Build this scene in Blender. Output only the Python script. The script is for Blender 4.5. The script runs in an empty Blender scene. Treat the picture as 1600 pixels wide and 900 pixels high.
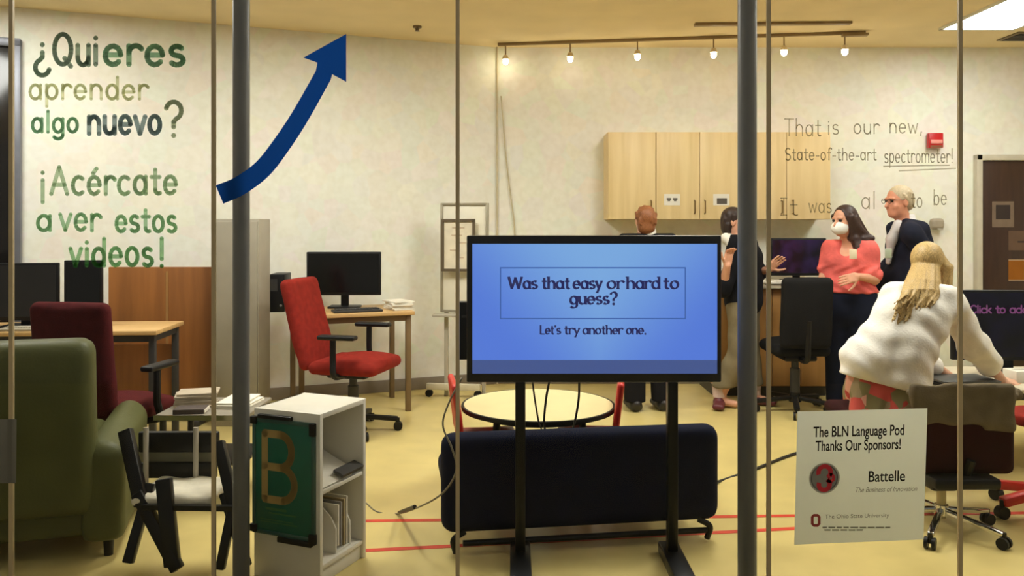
import bpy, bmesh, math, random
import numpy as np
from mathutils import Vector, Matrix
random.seed(7)
S = bpy.context.scene
COL = S.collection

# ---------------------------------------------------------------- camera, world, exposure
F = 1300.0            # focal length in pixels of the 1600-wide frame
H0 = 350.0            # pixel row of the horizon
CZ = 1.40             # camera height
cam_d = bpy.data.cameras.new('camera')
cam = bpy.data.objects.new('camera', cam_d); COL.objects.link(cam)
cam.location = (0, 0, CZ); cam.rotation_euler = (math.radians(90), 0, 0)
cam_d.sensor_width = 36.0; cam_d.lens = 36.0 * F / 1600.0
cam_d.shift_y = -(450.0 - H0) / 1600.0
cam_d.clip_start = 0.02
S.camera = cam
w = bpy.data.worlds.new('corridor_ambient'); S.world = w; w.use_nodes = True
w.node_tree.nodes['Background'].inputs[0].default_value = (1.0, 0.96, 0.88, 1)
w.node_tree.nodes['Background'].inputs[1].default_value = 0.19
S.view_settings.view_transform = 'Standard'; S.view_settings.look = 'None'
S.view_settings.gamma = 1.0; S.view_settings.use_curve_mapping = False
S.view_settings.exposure = 0.0
S.cycles.max_bounces = 8; S.cycles.transparent_max_bounces = 16
S.cycles.use_denoising = True
S.cycles.sample_clamp_indirect = 6.0
PANEL_STRENGTH = 24.5
PANEL_COLOR = (1.0, 0.99, 0.93)
BULB_STRENGTH = 48.0

def P(px, py, Y):
    return Vector(((px - 800.0) / F * Y, Y, CZ - (py - H0) / F * Y))

# ---------------------------------------------------------------- materials
def lin(c):
    c = c / 255.0
    return c / 12.92 if c <= 0.04045 else ((c + 0.055) / 1.055) ** 2.4
def rgb(t): return (lin(t[0]), lin(t[1]), lin(t[2]), 1.0)
MATS = {}
def M(name, col, rough=0.6, metal=0.0, noise=0.06, scale=12.0, bump=0.0, bscale=60.0, spec=0.5, stretch=None, coat=0.0):
    if name in MATS: return MATS[name]
    m = bpy.data.materials.new(name); m.use_nodes = True; MATS[name] = m
    nt = m.node_tree; N = nt.nodes; L = nt.links
    b = N['Principled BSDF']
    b.inputs['Roughness'].default_value = rough; b.inputs['Metallic'].default_value = metal
    b.inputs['Specular IOR Level'].default_value = spec if rough < .7 else min(spec, .12)
    if coat: b.inputs['Coat Weight'].default_value = coat
    c = rgb(col)
    tc = N.new('ShaderNodeTexCoord'); mp = N.new('ShaderNodeMapping')
    L.new(tc.outputs['Object'], mp.inputs['Vector'])
    if stretch: mp.inputs['Scale'].default_value = stretch
    nz = N.new('ShaderNodeTexNoise'); nz.inputs['Scale'].default_value = scale; nz.inputs['Detail'].default_value = 4
    L.new(mp.outputs['Vector'], nz.inputs['Vector'])
    r = N.new('ShaderNodeValToRGB'); r.color_ramp.elements[0].position = 0.3; r.color_ramp.elements[1].position = 0.7
    r.color_ramp.elements[0].color = tuple(min(1, v * (1 - noise * 2)) for v in c[:3]) + (1,)
    r.color_ramp.elements[1].color = tuple(min(1, v * (1 + noise)) for v in c[:3]) + (1,)
    L.new(nz.outputs['Fac'], r.inputs['Fac']); L.new(r.outputs['Color'], b.inputs['Base Color'])
    if bump:
        n2 = N.new('ShaderNodeTexNoise'); n2.inputs['Scale'].default_value = bscale; n2.inputs['Detail'].default_value = 3
        L.new(mp.outputs['Vector'], n2.inputs['Vector'])
        bp = N.new('ShaderNodeBump'); bp.inputs['Strength'].default_value = bump; bp.inputs['Distance'].default_value = 0.01
        L.new(n2.outputs['Fac'], bp.inputs['Height']); L.new(bp.outputs['Normal'], b.inputs['Normal'])
    return m
def EM(name, col, strength):
    if name in MATS: return MATS[name]
    m = bpy.data.materials.new(name); m.use_nodes = True; MATS[name] = m
    b = m.node_tree.nodes['Principled BSDF']
    b.inputs['Base Color'].default_value = (0.02, 0.02, 0.02, 1)
    b.inputs['Emission Color'].default_value = tuple(col[:3]) + (1,)
    b.inputs['Emission Strength'].default_value = strength
    return m
def EMs(name, c255, strength=1.0): return EM(name, rgb(c255), strength)
def paper_mat(name, col, trans=0.45):
    if name in MATS: return MATS[name]
    m = M(name, col, rough=0.8, noise=0.02)
    nt = m.node_tree; N = nt.nodes; L = nt.links
    b = N['Principled BSDF']; out = [n for n in N if n.type == 'OUTPUT_MATERIAL'][0]
    tr = N.new('ShaderNodeBsdfTranslucent'); tr.inputs['Color'].default_value = rgb(col)
    mx = N.new('ShaderNodeMixShader'); mx.inputs[0].default_value = trans
    L.new(b.outputs[0], mx.inputs[1]); L.new(tr.outputs[0], mx.inputs[2]); L.new(mx.outputs[0], out.inputs[0])
    return m
def ink_mat(name, col, cover=0.25, light=0.24):
    """translucent marker or tape: it filters what is behind it and scatters light from both sides"""
    if name in MATS: return MATS[name]
    m = bpy.data.materials.new(name); m.use_nodes = True; MATS[name] = m
    nt = m.node_tree; N = nt.nodes; L = nt.links
    for n in list(N):
        if n.type != 'OUTPUT_MATERIAL': N.remove(n)
    out = [n for n in N if n.type == 'OUTPUT_MATERIAL'][0]
    tc = N.new('ShaderNodeTexCoord'); nz = N.new('ShaderNodeTexNoise'); nz.inputs['Scale'].default_value = 40; L.new(tc.outputs['Object'], nz.inputs['Vector'])
    r = N.new('ShaderNodeValToRGB'); c = rgb(col); r.color_ramp.elements[0].position = .3; r.color_ramp.elements[1].position = .7
    r.color_ramp.elements[0].color = tuple(v * .85 for v in c[:3]) + (1,); r.color_ramp.elements[1].color = tuple(min(1, v * 1.12) for v in c[:3]) + (1,)
    L.new(nz.outputs['Fac'], r.inputs['Fac'])
    t = N.new('ShaderNodeBsdfTransparent'); d = N.new('ShaderNodeBsdfDiffuse'); tl = N.new('ShaderNodeBsdfTranslucent')
    m1 = N.new('ShaderNodeMixShader'); m1.inputs[0].default_value = .6; m2 = N.new('ShaderNodeMixShader'); m2.inputs[0].default_value = cover
    for n in (d, tl): L.new(r.outputs[0], n.inputs['Color'])
    lt_ = N.new('ShaderNodeMix'); lt_.data_type = 'RGBA'; lt_.inputs[0].default_value = light; lt_.inputs[7].default_value = (1, 1, 1, 1)
    L.new(r.outputs[0], lt_.inputs[6]); L.new(lt_.outputs[2], t.inputs['Color'])
    L.new(d.outputs[0], m1.inputs[1]); L.new(tl.outputs[0], m1.inputs[2]); L.new(t.outputs[0], m2.inputs[1]); L.new(m1.outputs[0], m2.inputs[2]); L.new(m2.outputs[0], out.inputs[0])
    return m
def glass_mat():
    m = bpy.data.materials.new('clear_glass'); m.use_nodes = True
    nt = m.node_tree; N = nt.nodes; L = nt.links
    for n in list(N):
        if n.type != 'OUTPUT_MATERIAL': N.remove(n)
    out = [n for n in N if n.type == 'OUTPUT_MATERIAL'][0]
    t = N.new('ShaderNodeBsdfTransparent'); t.inputs[0].default_value = (0.985, 0.99, 0.98, 1)
    g = N.new('ShaderNodeBsdfGlossy'); g.inputs['Roughness'].default_value = 0.0
    fr = N.new('ShaderNodeFresnel'); fr.inputs[0].default_value = 1.20
    mx = N.new('ShaderNodeMixShader')
    L.new(fr.outputs[0], mx.inputs[0]); L.new(t.outputs[0], mx.inputs[1]); L.new(g.outputs[0], mx.inputs[2])
    L.new(mx.outputs[0], out.inputs[0])
    return m
def wall_mat():
    m = bpy.data.materials.new('mottled_cream_wall'); m.use_nodes = True
    nt = m.node_tree; N = nt.nodes; L = nt.links; b = N['Principled BSDF']
    b.inputs['Roughness'].default_value = 0.55
    tc = N.new('ShaderNodeTexCoord')
    n1 = N.new('ShaderNodeTexNoise'); n1.inputs['Scale'].default_value = 16; n1.inputs['Detail'].default_value = 6; n1.inputs['Roughness'].default_value = 0.65
    n2 = N.new('ShaderNodeTexVoronoi'); n2.inputs['Scale'].default_value = 7
    L.new(tc.outputs['Object'], n1.inputs['Vector']); L.new(tc.outputs['Object'], n2.inputs['Vector'])
    r = N.new('ShaderNodeValToRGB')
    r.color_ramp.elements[0].position = 0.33; r.color_ramp.elements[1].position = 0.6
    r.color_ramp.elements[0].color = rgb((232, 229, 214)); r.color_ramp.elements[1].color = rgb((240, 238, 226))
    mx = N.new('ShaderNodeMix'); mx.data_type = 'RGBA'; mx.inputs[0].default_value = 0.05
    L.new(n1.outputs['Fac'], r.inputs['Fac']); L.new(r.outputs['Color'], mx.inputs[6]); L.new(n2.outputs['Color'], mx.inputs[7])
    L.new(mx.outputs[2], b.inputs['Base Color'])
    return m
def wood_mat(name, c1, c2, scale=3.0, stretch=(14, 14, 1), rough=0.45):
    if name in MATS: return MATS[name]
    m = bpy.data.materials.new(name); m.use_nodes = True; MATS[name] = m
    nt = m.node_tree; N = nt.nodes; L = nt.links; b = N['Principled BSDF']
    b.inputs['Roughness'].default_value = rough
    tc = N.new('ShaderNodeTexCoord'); mp = N.new('ShaderNodeMapping'); mp.inputs['Scale'].default_value = stretch
    nz = N.new('ShaderNodeTexNoise'); nz.inputs['Scale'].default_value = scale; nz.inputs['Detail'].default_value = 6
    r = N.new('ShaderNodeValToRGB'); r.color_ramp.elements[0].position = 0.35; r.color_ramp.elements[1].position = 0.65
    r.color_ramp.elements[0].color = rgb(c1); r.color_ramp.elements[1].color = rgb(c2)
    L.new(tc.outputs['Object'], mp.inputs['Vector']); L.new(mp.outputs['Vector'], nz.inputs['Vector'])
    L.new(nz.outputs['Fac'], r.inputs['Fac']); L.new(r.outputs['Color'], b.inputs['Base Color'])
    return m

# ---------------------------------------------------------------- object helpers
def tag(o, label=None, cat=None, group=None, kind=None):
    if label: o['label'] = label
    if cat: o['category'] = cat
    if group: o['group'] = group
    if kind: o['kind'] = kind
    return o
def thing(name, label, cat, loc=(0, 0, 0), rz=0.0, group=None):
    o = bpy.data.objects.new(name, None); COL.objects.link(o)
    o.location = Vector(loc); o.rotation_euler = (0, 0, rz); o.empty_display_size = 0.1
    return tag(o, label, cat, group)
def pmat(o):
    return Matrix.Translation(o.location) @ Matrix.Rotation(o.rotation_euler.z, 4, 'Z')
def chain(o):
    m = pmat(o)
    while o.parent: o = o.parent; m = pmat(o) @ m
    return m
def link_mesh(name, me, mat, parent=None, origin=None, world=False, smooth=True, angle=35):
    if parent is not None and world: me.transform(chain(parent).inverted())
    if parent is None and origin is not None: me.transform(Matrix.Translation(-Vector(origin)))
    for mm in (mat if isinstance(mat, (list, tuple)) else [mat]): me.materials.append(mm)
    if smooth:
        me.shade_smooth()
        if angle < 180: me.set_sharp_from_angle(angle=math.radians(angle))
    o = bpy.data.objects.new(name, me); COL.objects.link(o)
    if parent is not None: o.parent = parent
    elif origin is not None: o.location = Vector(origin)
    return o
class MB:
    def __init__(s): s.bm = bmesh.new()
    def _tf(s, vs, mt):
        for v in vs: v.co = mt @ v.co
    def box(s, c, d, rz=0.0, bev=0.0, seg=2, rot=None):
        r = bmesh.ops.create_cube(s.bm, size=1.0); vs = r['verts']
        for v in vs: v.co = Vector((v.co.x * d[0], v.co.y * d[1], v.co.z * d[2]))
        if bev > 0:
            es = list({e for v in vs for e in v.link_edges})
            rr = bmesh.ops.bevel(s.bm, geom=es, offset=bev, segments=seg, profile=0.5, affect='EDGES')
            vs = list({v for f in rr['faces'] for v in f.verts} | {v for v in vs if v.is_valid})
        mt = Matrix.Translation(Vector(c)) @ (rot if rot is not None else Matrix.Rotation(rz, 4, 'Z'))
        s._tf(vs, mt); return s
    def span(s, a, b, wd, th, bev=0.0, up=(0, 0, 1)):
        """a box bar from a to b, wd across, th along up"""
        a = Vector(a); b = Vector(b); d = b - a; x = d.normalized(); u = Vector(up)
        y = u.cross(x); y = y.normalized() if y.length > 1e-6 else Vector((0, 1, 0)); z = x.cross(y)
        rot = Matrix((x, y, z)).transposed().to_4x4()
        return s.box((a + b) / 2, (d.length, wd, th), rot=rot, bev=bev)
    def cyl(s, a, b, r1, r2=None, n=20):
        a = Vector(a); b = Vector(b); r2 = r1 if r2 is None else r2; d = b - a
        r = bmesh.ops.create_cone(s.bm, cap_ends=True, segments=n, radius1=r1, radius2=r2, depth=d.length)
        q = Vector((0, 0, 1)).rotation_difference(d.normalized()).to_matrix().to_4x4()
        s._tf(r['verts'], Matrix.Translation((a + b) / 2) @ q); return s
    def ball(s, c, r, n=16):
        rr = bmesh.ops.create_uvsphere(s.bm, u_segments=n, v_segments=max(6, n // 2), radius=1.0)
        r = (r, r, r) if not hasattr(r, '__len__') else r
        for v in rr['verts']: v.co = Vector((v.co.x * r[0] + c[0], v.co.y * r[1] + c[1], v.co.z * r[2] + c[2]))
        return s
    def tube(s, pts, r, n=8, closed=False):
        pts = [Vector(p) for p in pts]; k = len(pts); rings = []
        nrm = None
        for i, p in enumerate(pts):
            t = (pts[min(i + 1, k - 1)] - pts[max(i - 1, 0)]).normalized()
            if nrm is None:
                nrm = t.orthogonal().normalized()
            else:
                nrm = (nrm - t * nrm.dot(t)); nrm = nrm.normalized() if nrm.length > 1e-6 else t.orthogonal().normalized()
            bi = t.cross(nrm)
            rr = r[i] if hasattr(r, '__len__') else r
            rings.append([s.bm.verts.new(p + rr * (math.cos(a) * nrm + math.sin(a) * bi)) for a in [2 * math.pi * j / n for j in range(n)]])
        for i in range(k - 1):
            for j in range(n): s.bm.faces.new((rings[i][j], rings[i][(j + 1) % n], rings[i + 1][(j + 1) % n], rings[i + 1][j]))
        s.bm.faces.new(rings[0][::-1]); s.bm.faces.new(rings[-1]); return s
    def lathe(s, prof, c=(0, 0, 0), n=32):
        rings = []
        for (r, z) in prof:
            rings.append([s.bm.verts.new((c[0] + r * math.cos(2 * math.pi * j / n), c[1] + r * math.sin(2 * math.pi * j / n), c[2] + z)) for j in range(n)])
        for i in range(len(prof) - 1):
            for j in range(n): s.bm.faces.new((rings[i][j], rings[i][(j + 1) % n], rings[i + 1][(j + 1) % n], rings[i + 1][j]))
        s.bm.faces.new(rings[0][::-1]); s.bm.faces.new(rings[-1]); return s
    def prism(s, pts, vec):
        a = [s.bm.verts.new(Vector(p)) for p in pts]; b = [s.bm.verts.new(Vector(p) + Vector(vec)) for p in pts]
        n = len(a); s.bm.faces.new(a); s.bm.faces.new(b[::-1])
        for i in range(n): s.bm.faces.new((a[i], b[i], b[(i + 1) % n], a[(i + 1) % n]))
        return s
    def build(s, name, mat, parent=None, origin=None, world=False, smooth=True, angle=35):
        bmesh.ops.recalc_face_normals(s.bm, faces=s.bm.faces)
        me = bpy.data.meshes.new(name); s.bm.to_mesh(me); s.bm.free()
        return link_mesh(name, me, mat, parent, origin, world, smooth, angle)
def spline(pts, n=12):
    pts = [Vector(p) for p in pts]; out = []
    q = [pts[0] * 2 - pts[1]] + pts + [pts[-1] * 2 - pts[-2]]
    for i in range(1, len(q) - 2):
        p0, p1, p2, p3 = q[i - 1], q[i], q[i + 1], q[i + 2]
        for k in range(n):
            t = k / n
            out.append(0.5 * ((2 * p1) + (p2 - p0) * t + (2 * p0 - 5 * p1 + 4 * p2 - p3) * t * t + (3 * p1 - p0 - 3 * p2 + p3) * t ** 3))
    out.append(pts[-1]); return out

# ---------------------------------------------------------------- implicit-surface mesher (bodies, clothes, hair, upholstery)
def V(*a): return np.array(a, dtype=float)
def axes_for(lo, hi, h, fine=(), hf=None):
    """sample positions along one axis, denser inside the fine intervals"""
    out = [lo]; x = lo
    while x < hi:
        st = h
        for a, b in fine:
            if a - h <= x <= b: st = hf
        x += st; out.append(x)
    return np.array(out)
class SDF:
    """a smooth union of rounded cones, ellipsoids and boxes, turned into one closed mesh"""
    def __init__(s): s.ops = []
    def cone(s, a, b, r1, r2=None, k=0.03, sub=False):
        a = np.array(a, float); b = np.array(b, float); r2 = r1 if r2 is None else r2
        m = max(r1, r2)
        def f(X, Y, Z):
            d = b - a; L = max(1e-9, float(d @ d))
            t = np.clip(((X - a[0]) * d[0] + (Y - a[1]) * d[1] + (Z - a[2]) * d[2]) / L, 0, 1)
            return np.sqrt((X - a[0] - t * d[0]) ** 2 + (Y - a[1] - t * d[1]) ** 2 + (Z - a[2] - t * d[2]) ** 2) - (r1 + (r2 - r1) * t)
        s.ops.append((f, np.minimum(a, b) - m, np.maximum(a, b) + m, k, sub)); return s
    def path(s, pts, r, k=0.02):
        for i in range(len(pts) - 1):
            ra, rb = (r[i], r[i + 1]) if hasattr(r, '__len__') else (r, r)
            s.cone(pts[i], pts[i + 1], ra, rb, k)
        return s
    def ell(s, c, r, R=None, k=0.03, sub=False):
        c = np.array(c, float); r = np.array(r, float); R = np.eye(3) if R is None else np.array(R, float)  # rows of R: local axes
        m = float(r.max())
        def f(X, Y, Z):
            dx, dy, dz = X - c[0], Y - c[1], Z - c[2]
            q = [R[i, 0] * dx + R[i, 1] * dy + R[i, 2] * dz for i in range(3)]
            k0 = np.sqrt(sum((q[i] / r[i]) ** 2 for i in range(3))); k1 = np.sqrt(sum((q[i] / r[i] ** 2) ** 2 for i in range(3)))
            return k0 * (k0 - 1.0) / np.maximum(k1, 1e-9)
        s.ops.append((f, c - m, c + m, k, sub)); return s
    def rbox(s, c, d, rr, R=None, k=0.02, sub=False):
        c = np.array(c, float); hd = np.array(d, float) / 2 - rr; R = np.eye(3) if R is None else np.array(R, float)
        m = float(np.linalg.norm(hd + rr))
        def f(X, Y, Z):
            dx, dy, dz = X - c[0], Y - c[1], Z - c[2]
            q = [np.abs(R[i, 0] * dx + R[i, 1] * dy + R[i, 2] * dz) - hd[i] for i in range(3)]
            out = np.sqrt(sum(np.maximum(v, 0) ** 2 for v in q)); ins = np.minimum(np.maximum(np.maximum(q[0], q[1]), q[2]), 0)
            return out + ins - rr
        s.ops.append((f, c - m, c + m, k, sub)); return s
    def cut(s, pt, n):
        """keep only the side of the plane away from n"""
        pt = np.array(pt, float); n = np.array(n, float); n = n / np.linalg.norm(n)
        s.ops.append((lambda X, Y, Z: (X - pt[0]) * n[0] + (Y - pt[1]) * n[1] + (Z - pt[2]) * n[2], None, None, 0.0, 'cut')); return s
    def disp(s, fn): s.ops.append((fn, None, None, 0.0, 'disp')); return s
    def mesh(s, name, h, fine=(), hf=None):
        lo = np.min([o[1] for o in s.ops if o[1] is not None and o[4] is False], axis=0) - 3 * h
        hi = np.max([o[2] for o in s.ops if o[2] is not None and o[4] is False], axis=0) + 3 * h
        ax = [axes_for(lo[i], hi[i], h, [(f[0][i], f[1][i]) for f in fine], hf) for i in range(3)]
        D = np.full([len(a) for a in ax], 0.25)
        for f, a, b, k, kind in s.ops:
            if kind == 'cut' or kind == 'disp':
                X, Y, Z = np.meshgrid(*ax, indexing='ij', sparse=True)
                D = np.maximum(D, f(X, Y, Z)) if kind == 'cut' else D + f(X, Y, Z)
                continue
            mg = k + 3 * h; sl = []
            for i in range(3):
                i0 = int(np.searchsorted(ax[i], a[i] - mg)); i1 = int(np.searchsorted(ax[i], b[i] + mg)); sl.append(slice(i0, max(i1, i0 + 1)))
            sl = tuple(sl); X, Y, Z = np.meshgrid(ax[0][sl[0]], ax[1][sl[1]], ax[2][sl[2]], indexing='ij', sparse=True)
            if 0 in (X.size, Y.size, Z.size): continue
            d = f(X, Y, Z); A = D[sl]
            if kind is True:
                d = -d
                if k > 0:
                    t = np.clip(0.5 - 0.5 * (A - d) / k, 0, 1); D[sl] = A + (d - A) * t + k * t * (1 - t)
                else: D[sl] = np.maximum(A, d)
            elif k > 0:
                t = np.clip(0.5 + 0.5 * (A - d) / k, 0, 1); D[sl] = A + (d - A) * t - k * t * (1 - t)
            else: D[sl] = np.minimum(A, d)
        return nets(name, D, ax)
def nets(name, D, ax):
    ins = D < 0
    c = [ins[i:ins.shape[0] - 1 + i, j:ins.shape[1] - 1 + j, k:ins.shape[2] - 1 + k] for i in (0, 1) for j in (0, 1) for k in (0, 1)]
    al = np.logical_and.reduce(c); an = np.logical_or.reduce(c); act = an & ~al
    I, J, K = np.nonzero(act); n = len(I)
    acc = np.zeros((n, 3)); cnt = np.zeros(n)
    pos = lambda i, j, k: np.stack([ax[0][i], ax[1][j], ax[2][k]], -1)
    for (o, e) in [((i, j, 0), (i, j, 1)) for i in (0, 1) for j in (0, 1)] + [((i, 0, j), (i, 1, j)) for i in (0, 1) for j in (0, 1)] + [((0, i, j), (1, i, j)) for i in (0, 1) for j in (0, 1)]:
        a = (I + o[0], J + o[1], K + o[2]); b = (I + e[0], J + e[1], K + e[2]); da = D[a]; db = D[b]
        m = (da < 0) != (db < 0)
        t = np.where(m, da / np.where(m, da - db, 1), 0)[:, None]
        acc += np.where(m[:, None], pos(*a) * (1 - t) + pos(*b) * t, 0); cnt += m
    vs = acc / np.maximum(cnt, 1)[:, None]
    idx = np.full(act.shape, -1); idx[I, J, K] = np.arange(n)
    fs = []
    for d in range(3):
        u, v = (d + 1) % 3, (d + 2) % 3
        s0 = [slice(None)] * 3; s1 = [slice(None)] * 3; s0[d] = slice(0, -1); s1[d] = slice(1, None)
        A = ins[tuple(s0)]; B = ins[tuple(s1)]; q = np.array(np.nonzero(A != B)).T
        ok = (q[:, u] > 0) & (q[:, v] > 0) & (q[:, u] < act.shape[u]) & (q[:, v] < act.shape[v]); q = q[ok]
        if len(q) == 0: continue
        def g(du, dv):
            w_ = q.copy(); w_[:, u] -= du; w_[:, v] -= dv; return idx[w_[:, 0], w_[:, 1], w_[:, 2]]
        quad = np.stack([g(1, 1), g(0, 1), g(0, 0), g(1, 0)], -1)
        fl = ~A[q[:, 0], q[:, 1], q[:, 2]]; quad[fl] = quad[fl][:, ::-1]
        fs.append(quad[(quad >= 0).all(1)])
    fs = np.concatenate(fs) if fs else np.zeros((0, 4), int)
    me = bpy.data.meshes.new(name); me.from_pydata(vs.tolist(), [], fs.tolist()); me.update()
    return me
def sdf_obj(name, sdf, h, mat, parent=None, origin=None, world=True, fine=(), hf=None):
    return link_mesh(name, sdf.mesh(name, h, fine, hf), mat, parent, origin, world, True, 180)

# ---------------------------------------------------------------- stroke lettering
def A(cx, cy, rx, ry, a0, a1, n=12):
    return [(cx + rx * math.cos(math.radians(a0 + (a1 - a0) * i / n)), cy + ry * math.sin(math.radians(a0 + (a1 - a0) * i / n))) for i in range(n + 1)]
O_ = A(.21, .25, .19, .25, 90, 450, 20)
GL = {
 'a': (.5, [O_, [(.40, .5), (.40, 0)]]), 'b': (.48, [[(.03, .78), (.03, 0)], O_]), 'c': (.44, [A(.22, .25, .2, .25, 50, 310)]),
 'd': (.5, [O_, [(.40, .78), (.40, 0)]]), 'e': (.48, [[(.03, .26), (.40, .26)] + A(.21, .25, .19, .25, 3, 318)]),
 'f': (.34, [A(.25, .64, .12, .13, 30, 180) + [(.13, 0)], [(0, .46), (.29, .46)]]),
 'g': (.5, [O_, [(.40, .5), (.40, -.1)] + A(.21, -.1, .19, .15, 0, -150)]),
 'h': (.48, [[(.03, .78), (.03, 0)], A(.21, .3, .18, .2, 180, 0) + [(.39, 0)]]), 'i': (.17, [[(.06, .48), (.06, 0)], [(.06, .655), (.06, .67)]]),
 'k': (.44, [[(.03, .78), (.03, 0)], [(.36, .5), (.05, .2)], [(.14, .28), (.38, 0)]]),
 'l': (.17, [[(.06, .78), (.06, 0)]]), 'm': (.74, [[(.03, .5), (.03, 0)], A(.19, .32, .16, .18, 180, 0) + [(.35, 0)], A(.51, .32, .16, .18, 180, 0) + [(.67, 0)]]),
 'n': (.48, [[(.03, .5), (.03, 0)], A(.21, .3, .18, .2, 180, 0) + [(.39, 0)]]), 'o': (.48, [O_]),
 'p': (.48, [[(.03, .5), (.03, -.27)], O_]), 'r': (.36, [[(.03, .5), (.03, 0)], A(.2, .3, .17, .2, 180, 35)]),
 's': (.40, [A(.18, .375, .14, .125, 35, 270, 10) + A(.18, .125, .155, .125, 90, -145, 10)[1:]]),
 't': (.34, [[(.13, .70), (.13, .12)] + A(.24, .12, .11, .12, 180, 300, 6), [(0, .48), (.28, .48)]]),
 'u': (.48, [[(.03, .5), (.03, .2)] + A(.21, .2, .18, .2, 180, 360), [(.39, .5), (.39, 0)]]),
 'v': (.42, [[(.0, .5), (.18, 0), (.37, .5)]]), 'w': (.62, [[(.0, .5), (.14, 0), (.28, .42), (.42, 0), (.56, .5)]]),
 'y': (.42, [[(.0, .5), (.19, .02)], [(.38, .5), (.19, .02), (.08, -.27)]]),
 'Q': (.68, [A(.3, .39, .28, .38, 90, 450, 24), [(.36, .17), (.57, -.04)]]), 'A': (.62, [[(0, 0), (.27, .78), (.54, 0)], [(.09, .27), (.45, .27)]]),
 'T': (.56, [[(0, .76), (.52, .76)], [(.26, .76), (.26, 0)]]), 'S': (.5, [A(.23, .58, .19, .19, 35, 270, 12) + A(.23, .195, .2, .195, 90, -145, 12)[1:]]),
 'W': (.92, [[(.0, .76), (.2, 0), (.42, .7), (.64, 0), (.84, .76)]]), 'L': (.46, [[(.05, .76), (.05, 0), (.40, 0)]]), 'I': (.3, [[(.12, .78), (.12, 0)], [(0, .78), (.24, .78)], [(0, 0), (.24, 0)]]),
 'C': (.58, [A(.3, .39, .27, .38, 45, 315, 18)]),
 '?': (.46, [A(.2, .58, .18, .2, 165, -70, 14) + [(.2, .32), (.2, .2)], [(.2, .0), (.2, .015)]]),
 '!': (.2, [[(.08, .78), (.08, .2)], [(.08, .0), (.08, .015)]]), ',': (.2, [[(.08, .06), (.03, -.12)]]), '.': (.2, [[(.07, .015), (.07, .03)]]),
 "'": (.16, [[(.06, .76), (.04, .6)]]), '-': (.32, [[(.03, .25), (.25, .25)]]), ' ': (.26, []),
}
def flip(strokes, wd): return [[(wd - x, .5 - y) for (x, y) in st] for st in strokes]
GL['¿'] = (.46, flip(GL['?'][1], .40)); GL['¡'] = (.2, flip(GL['!'][1], .16))
GL['é'] = (.48, GL['e'][1] + [[(.17, .6), (.29, .74)]])
SERIF = {'h': [(.03, 0), (.39, 0), (.0, .76)], 'n': [(.03, 0), (.39, 0), (.0, .48)], 'r': [(.03, 0), (.0, .48)], 'd': [(.40, 0), (.37, .76)], 'u': [(.0, .48), (.36, .48), (.42, 0)],
         'a': [(.43, .01)], 'y': [(.02, .49), (.37, .49), (.07, -.26)], 'W': [(.01, .75), (.83, .75), (.42, .72)], 'L': [(.05, .01), (.05, .75)], 't': [], 'p': [(.03, -.26)]}
def strokes_bm(bm, text, o, r, u, sx, sy, wd, nib=False, slant=0.0, jit=0.0, lift=None, tr=0.0):
    """draw text as flat ribbons from o along r and u; wd is the pen width in metres"""
    nrm = Vector(r).cross(Vector(u)).normalized()
    x0 = 0.0
    if lift is None: lift = 0.0
    def pt(a): return Vector(o) + Vector(r) * a[0] + Vector(u) * a[1] + nrm * lift
    for ch in text:
        adv, st = GL[ch]
        dy = random.uniform(-jit, jit)
        sets = list(st)
        for s_ in sets:
            q = [Vector(((x0 + x + slant * y) * sx, (y + dy) * sy)) for (x, y) in s_]
            for i in range(len(q) - 1):
                a, b = q[i], q[i + 1]; d = (b - a)
                if d.length < 1e-7: continue
                d.normalize(); n2 = Vector((-d.y, d.x))
                if nib:
                    ww = wd * (0.36 + 0.64 * abs(n2.x * 0.94 + n2.y * 0.34))
                else: ww = wd
                if nib and (b - a).length < .03 * sy:
                    bm.faces.new([bm.verts.new(pt(a + Vector((math.cos(t), math.sin(t))) * wd * .55)) for t in [k * math.pi / 4 for k in range(8)]]); continue
                e = d * wd * (0.1 if nib else 0.15)
                c4 = [a - e - n2 * ww / 2, b + e - n2 * ww / 2, b + e + n2 * ww / 2, a - e + n2 * ww / 2]
                bm.faces.new([bm.verts.new(pt(c)) for c in c4])
                if not nib:
                    for cc in (a, b):
                        bm.faces.new([bm.verts.new(pt(cc + Vector((math.cos(t), math.sin(t))) * wd / 2)) for t in [k * math.pi / 4 for k in range(8)]])
        if nib:
            for (x, y) in SERIF.get(ch, []):
                c = Vector(((x0 + x) * sx, y * sy)); hw = .085 * sx; hh = wd * .22
                bm.faces.new([bm.verts.new(pt(c + Vector(k))) for k in ((-hw, -hh), (hw, -hh), (hw, hh), (-hw, hh))])
        x0 += adv + tr
def text_width(t, tr=0.0): return sum(GL[c][0] + tr for c in t) - 0.1 - tr
def word(bm, text, o, r, u, width, sy, wd, **kw):
    strokes_bm(bm, text, o, r, u, width / max(.12, text_width(text, kw.get('tr', 0.0))), sy, wd, **kw)
def bm_obj(name, bm, mat, parent=None, origin=None, world=True):
    me = bpy.data.meshes.new(name); bm.to_mesh(me); bm.free()
    return link_mesh(name, me, mat, parent, origin, world, False)
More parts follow.
